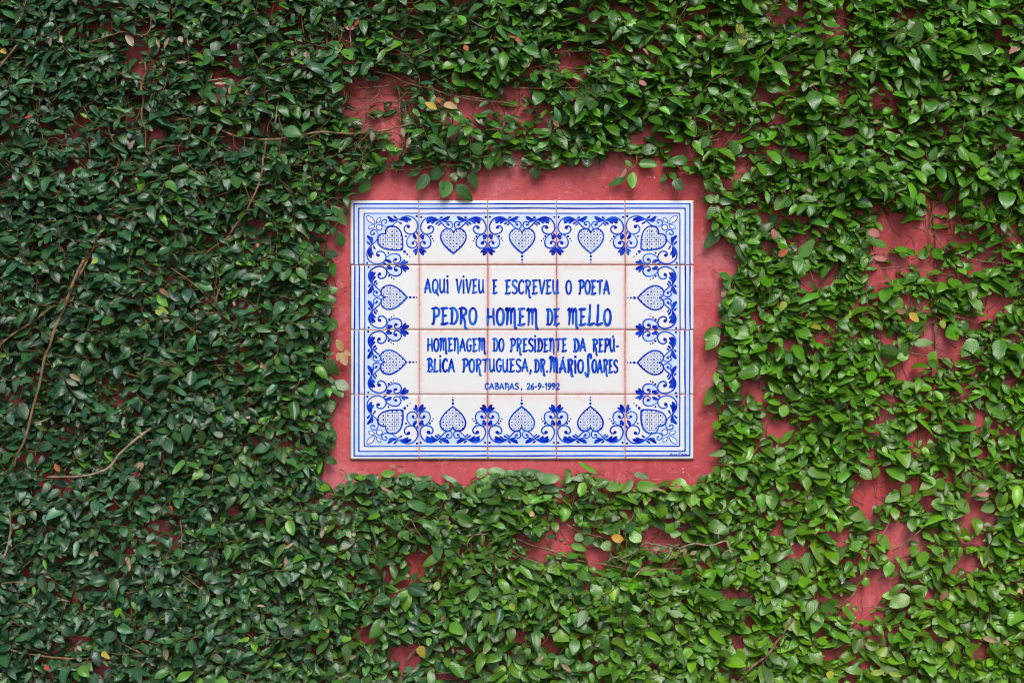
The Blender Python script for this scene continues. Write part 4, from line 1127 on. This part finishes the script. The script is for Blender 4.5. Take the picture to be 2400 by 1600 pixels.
V, F, TN, UV = leaf_mesh(hb, hd, hn, hl, hw_, rng.normal(.16, .1, n), rng.normal(.05, .08, n), rng.normal(0, .04, n), tn)
eo = mesh_obj("edge_foliage", V, F, M_LEAF, fig, attrs={'tint': TN, 'leafuv': UV}); eo['label'] = "separate leaves standing clear over bare red wall"; eo['kind'] = 'stuff'
V, F = tubes_join(twl)
mesh_obj("leaf_stalks", V, F, M_TWIG, fig)['kind'] = 'stuff'

# ---- coloured young and yellowing leaves, each a part of its own: crop, base, tip, width, colour
PK, RD, OR, YL, YG, PE, BR = (.52, .17, .15), (.5, .06, .04), (.5, .12, .04), (.6, .42, .04), (.34, .42, .05), (.62, .4, .2), (.25, .11, .04)
SPEC = [(2,90,195,25,190,36,PK),(2,90,180,120,140,26,RD),(2,850,310,870,350,36,OR),(2,660,755,575,705,44,YL),(2,705,720,800,745,44,PE),(2,690,705,650,675,34,OR),(2,1150,235,1210,250,50,BR),(2,1195,265,1245,290,26,OR),
 (2,2050,560,2105,585,34,PK),(2,1465,835,1500,875,34,BR),(2,20,1130,30,1100,40,BR),(3,400,235,385,150,56,YG),(3,420,265,415,318,60,YG),(3,440,270,445,225,24,PK),(3,2305,325,2250,370,34,PK),(3,700,20,735,15,26,RD),
 (5,1275,25,1360,60,60,PK),(5,1405,220,1310,200,40,PK),(5,1290,190,1325,165,24,RD),(5,620,10,640,80,40,PK),(5,660,195,730,155,44,OR),(5,1475,575,1540,580,44,BR),(5,1560,590,1630,650,50,YL),(5,1780,640,1805,695,44,YG),
 (5,710,510,670,575,44,YG),(6,375,60,410,110,34,OR),(6,920,125,965,130,34,RD),(6,1170,345,1175,410,38,OR),(6,305,1450,340,1480,34,RD),(6,700,1355,760,1400,36,YL),(6,2215,1270,2260,1195,44,YL),(7,1945,580,1858,560,56,(.66,.34,.03)),
 (7,665,870,650,932,46,(.5,.55,.2)),(7,1160,1020,1190,1070,40,YG),(7,540,1310,570,1395,60,(.4,.3,.03)),(7,1295,400,1330,410,36,PE),(7,375,75,330,72,22,PK),(7,385,100,440,104,26,PK),(8,2110,270,2025,270,34,PK),
 (8,1005,1485,1020,1540,50,(.5,.5,.03)),(8,1870,1290,1800,1320,40,YG),(8,1830,940,1770,1000,40,BR),(0,803,822,788,796,17,PE),(0,800,825,812,856,19,(.66,.44,.2)),(0,806,824,822,832,13,(.6,.3,.18)),(0,797,826,790,846,13,PE),(4,1100,420,1160,470,34,BR),(4,1070,570,1160,590,60,YG),
 (4,640,220,670,240,50,YG),(8,1290,1500,1390,1490,40,YG),(8,1420,1500,1510,1520,30,YG),(3,1930,90,1960,130,20,YG),(1,10,340,40,370,40,YL),(1,170,815,225,795,20,RD),(7,2300,215,2340,220,24,PK),(8,240,990,130,985,30,(.14,.3,.03))]
NAMES = {PK: "pink young leaf", RD: "small red young leaf", OR: "orange-red young leaf", YL: "yellow leaf", YG: "yellow-green leaf", PE: "pale peach leaf", BR: "brown leaf"}
for (c, bx, by, tx, ty, wd, colr) in SPEC:
    x0, y0 = cp(c, bx, by); x1, y1 = cp(c, tx, ty)
    z = .056 if not poly_inside(BARE, np.array([x0]), np.array([y0]))[0] else .024
    z = .03 if c == 0 else z
    p0 = W(x0, y0, z); p1 = W(x1, y1, z + .004); d_ = p1 - p0
    V, F, TN, UV = leaf_mesh(p0[None], d_[None], np.array([[rng.normal(0, .2), -1, .3]]), np.array([np.linalg.norm(d_)]), np.array([wd / CROPS[c][2] * K * 1.1]),
                             np.array([.25]), np.array([.08]), np.array([.05]), np.array([colr]))
    back = -d_ / np.linalg.norm(d_)
    tv, tf = tube(spline(np.array([p0 + d_ * .04, p0 + back * .006, p0 + back * .012 + np.array([0, .02, -.002])]), 3), np.linspace(.0008, .001, 7), 5)
    k = len(V)
    o = mesh_obj("leaf", np.vstack([V, tv]), np.vstack([F, tf + k]), M_YOUNG, fig, origin=p0,
                 attrs={'tint': np.vstack([TN, np.tile((.2, .18, .06), (len(tv), 1))]), 'leafuv': np.vstack([UV, np.tile((.5, .5, 0), (len(tv), 1))])})
    o['label'] = NAMES.get(colr, "yellowing leaf")

# ---- dry curled leaves and stipules
TAN, CREAM = (.36, .26, .16), (.48, .40, .29)
DRY = [(1,870,240,915,330,60,CREAM),(1,425,245,430,300,30,CREAM),(1,325,255,350,315,34,CREAM),(1,1230,255,1260,290,40,CREAM),(1,1290,260,1300,320,20,TAN),(1,1690,630,1740,650,50,TAN),(1,1160,260,1130,340,26,TAN),(1,1590,590,1580,650,26,TAN),
 (1,890,1030,930,960,36,(.4,.34,.28)),(1,2010,330,2030,400,30,TAN),(1,2100,360,2125,410,50,TAN),(1,440,770,470,745,34,CREAM),(1,690,1470,700,1540,36,TAN),(1,1210,430,1290,425,24,CREAM),(1,1080,260,1105,340,24,TAN),(1,1480,580,1560,575,30,CREAM),
 (1,660,370,670,400,30,CREAM),(1,1000,1110,1015,1130,60,(.3,.32,.2)),(2,960,820,975,850,26,CREAM),(2,1700,470,1720,510,36,CREAM),(2,2080,335,2120,375,26,TAN),(2,470,950,450,1020,36,(.5,.4,.3)),(2,1960,1160,1935,1225,36,TAN),(2,205,900,215,975,40,(.3,.25,.2)),
 (2,420,880,430,950,40,(.3,.22,.16)),(2,280,370,285,440,26,TAN),(3,850,1295,900,1330,26,TAN),(3,100,240,115,280,36,TAN),(3,1800,550,1860,515,30,TAN),(3,1310,855,1360,835,34,TAN),(3,870,600,920,575,30,TAN),(3,2130,60,2145,90,30,TAN),
 (4,480,1010,560,1060,40,TAN),(4,1610,545,1625,505,30,CREAM),(4,1120,635,1165,640,34,CREAM),(4,1800,930,1820,970,50,TAN),(4,1770,110,1780,140,30,TAN),(4,1240,770,1270,770,34,TAN),(4,1700,1300,1720,1320,36,CREAM),(5,270,480,320,440,46,TAN),
 (5,1740,660,1750,740,36,(.2,.1,.07)),(6,870,700,890,800,50,TAN),(6,1140,1320,1145,1410,46,TAN),(6,2240,490,2210,570,40,CREAM),(6,1950,640,2020,605,30,CREAM),(6,950,50,965,110,60,TAN),(6,1970,690,1960,770,28,TAN),(6,1700,995,1690,1040,30,CREAM),
 (6,1770,1035,1825,1040,24,CREAM),(6,530,1310,560,1350,26,CREAM),(6,660,660,670,695,30,TAN),(6,2050,1200,2065,1240,24,TAN),(6,2110,1490,2130,1520,40,TAN),(7,265,210,350,250,26,TAN),(7,2130,225,2235,240,26,TAN),(7,700,1140,715,1100,40,(.3,.16,.12)),
 (7,1340,1420,1390,1385,34,TAN),(7,1690,1270,1715,1315,30,CREAM),(7,1740,1310,1780,1285,30,CREAM),(7,30,1390,100,1380,40,TAN),(7,1520,1430,1590,1500,40,(.3,.22,.14)),(7,80,520,100,560,34,CREAM),(7,1150,280,1170,300,30,TAN),(7,2140,630,2200,640,50,TAN),
 (8,1320,345,1315,395,32,CREAM),(8,15,640,10,700,40,TAN),(8,50,680,100,660,34,TAN),(8,1090,870,1110,875,36,(.7,.66,.62)),(8,2210,1280,2240,1310,70,TAN),(8,2060,1250,2170,1285,50,TAN),(8,740,600,770,610,34,CREAM),(8,2300,940,2340,950,60,PE)]
for (c, bx, by, tx, ty, wd, colr) in DRY[:96]:
    x0, y0 = cp(c, bx, by); x1, y1 = cp(c, tx, ty)
    z = .056
    if c == 5 or (c == 8 and bx == 1320) or (c == 2 and 1900 < bx < 2000): z = .028
    p0 = W(x0, y0, z); p1 = W(x1, y1, z + .003); d_ = p1 - p0
    V, F, TN, UV = leaf_mesh(p0[None], d_[None], np.array([[rng.normal(0, .5), -1, rng.normal(.2, .4)]]), np.array([np.linalg.norm(d_)]), np.array([wd / CROPS[c][2] * K * .85]),
                             np.array([rng.uniform(.4, 1.0)]), np.array([rng.uniform(-.3, .3)]), np.array([rng.uniform(.1, .25)]), np.array([colr]))
    o = mesh_obj("dry_leaf", V, F, M_DRY, fig, origin=p0, attrs={'tint': TN, 'leafuv': UV})
    o['label'] = "curled dry tan leaf"
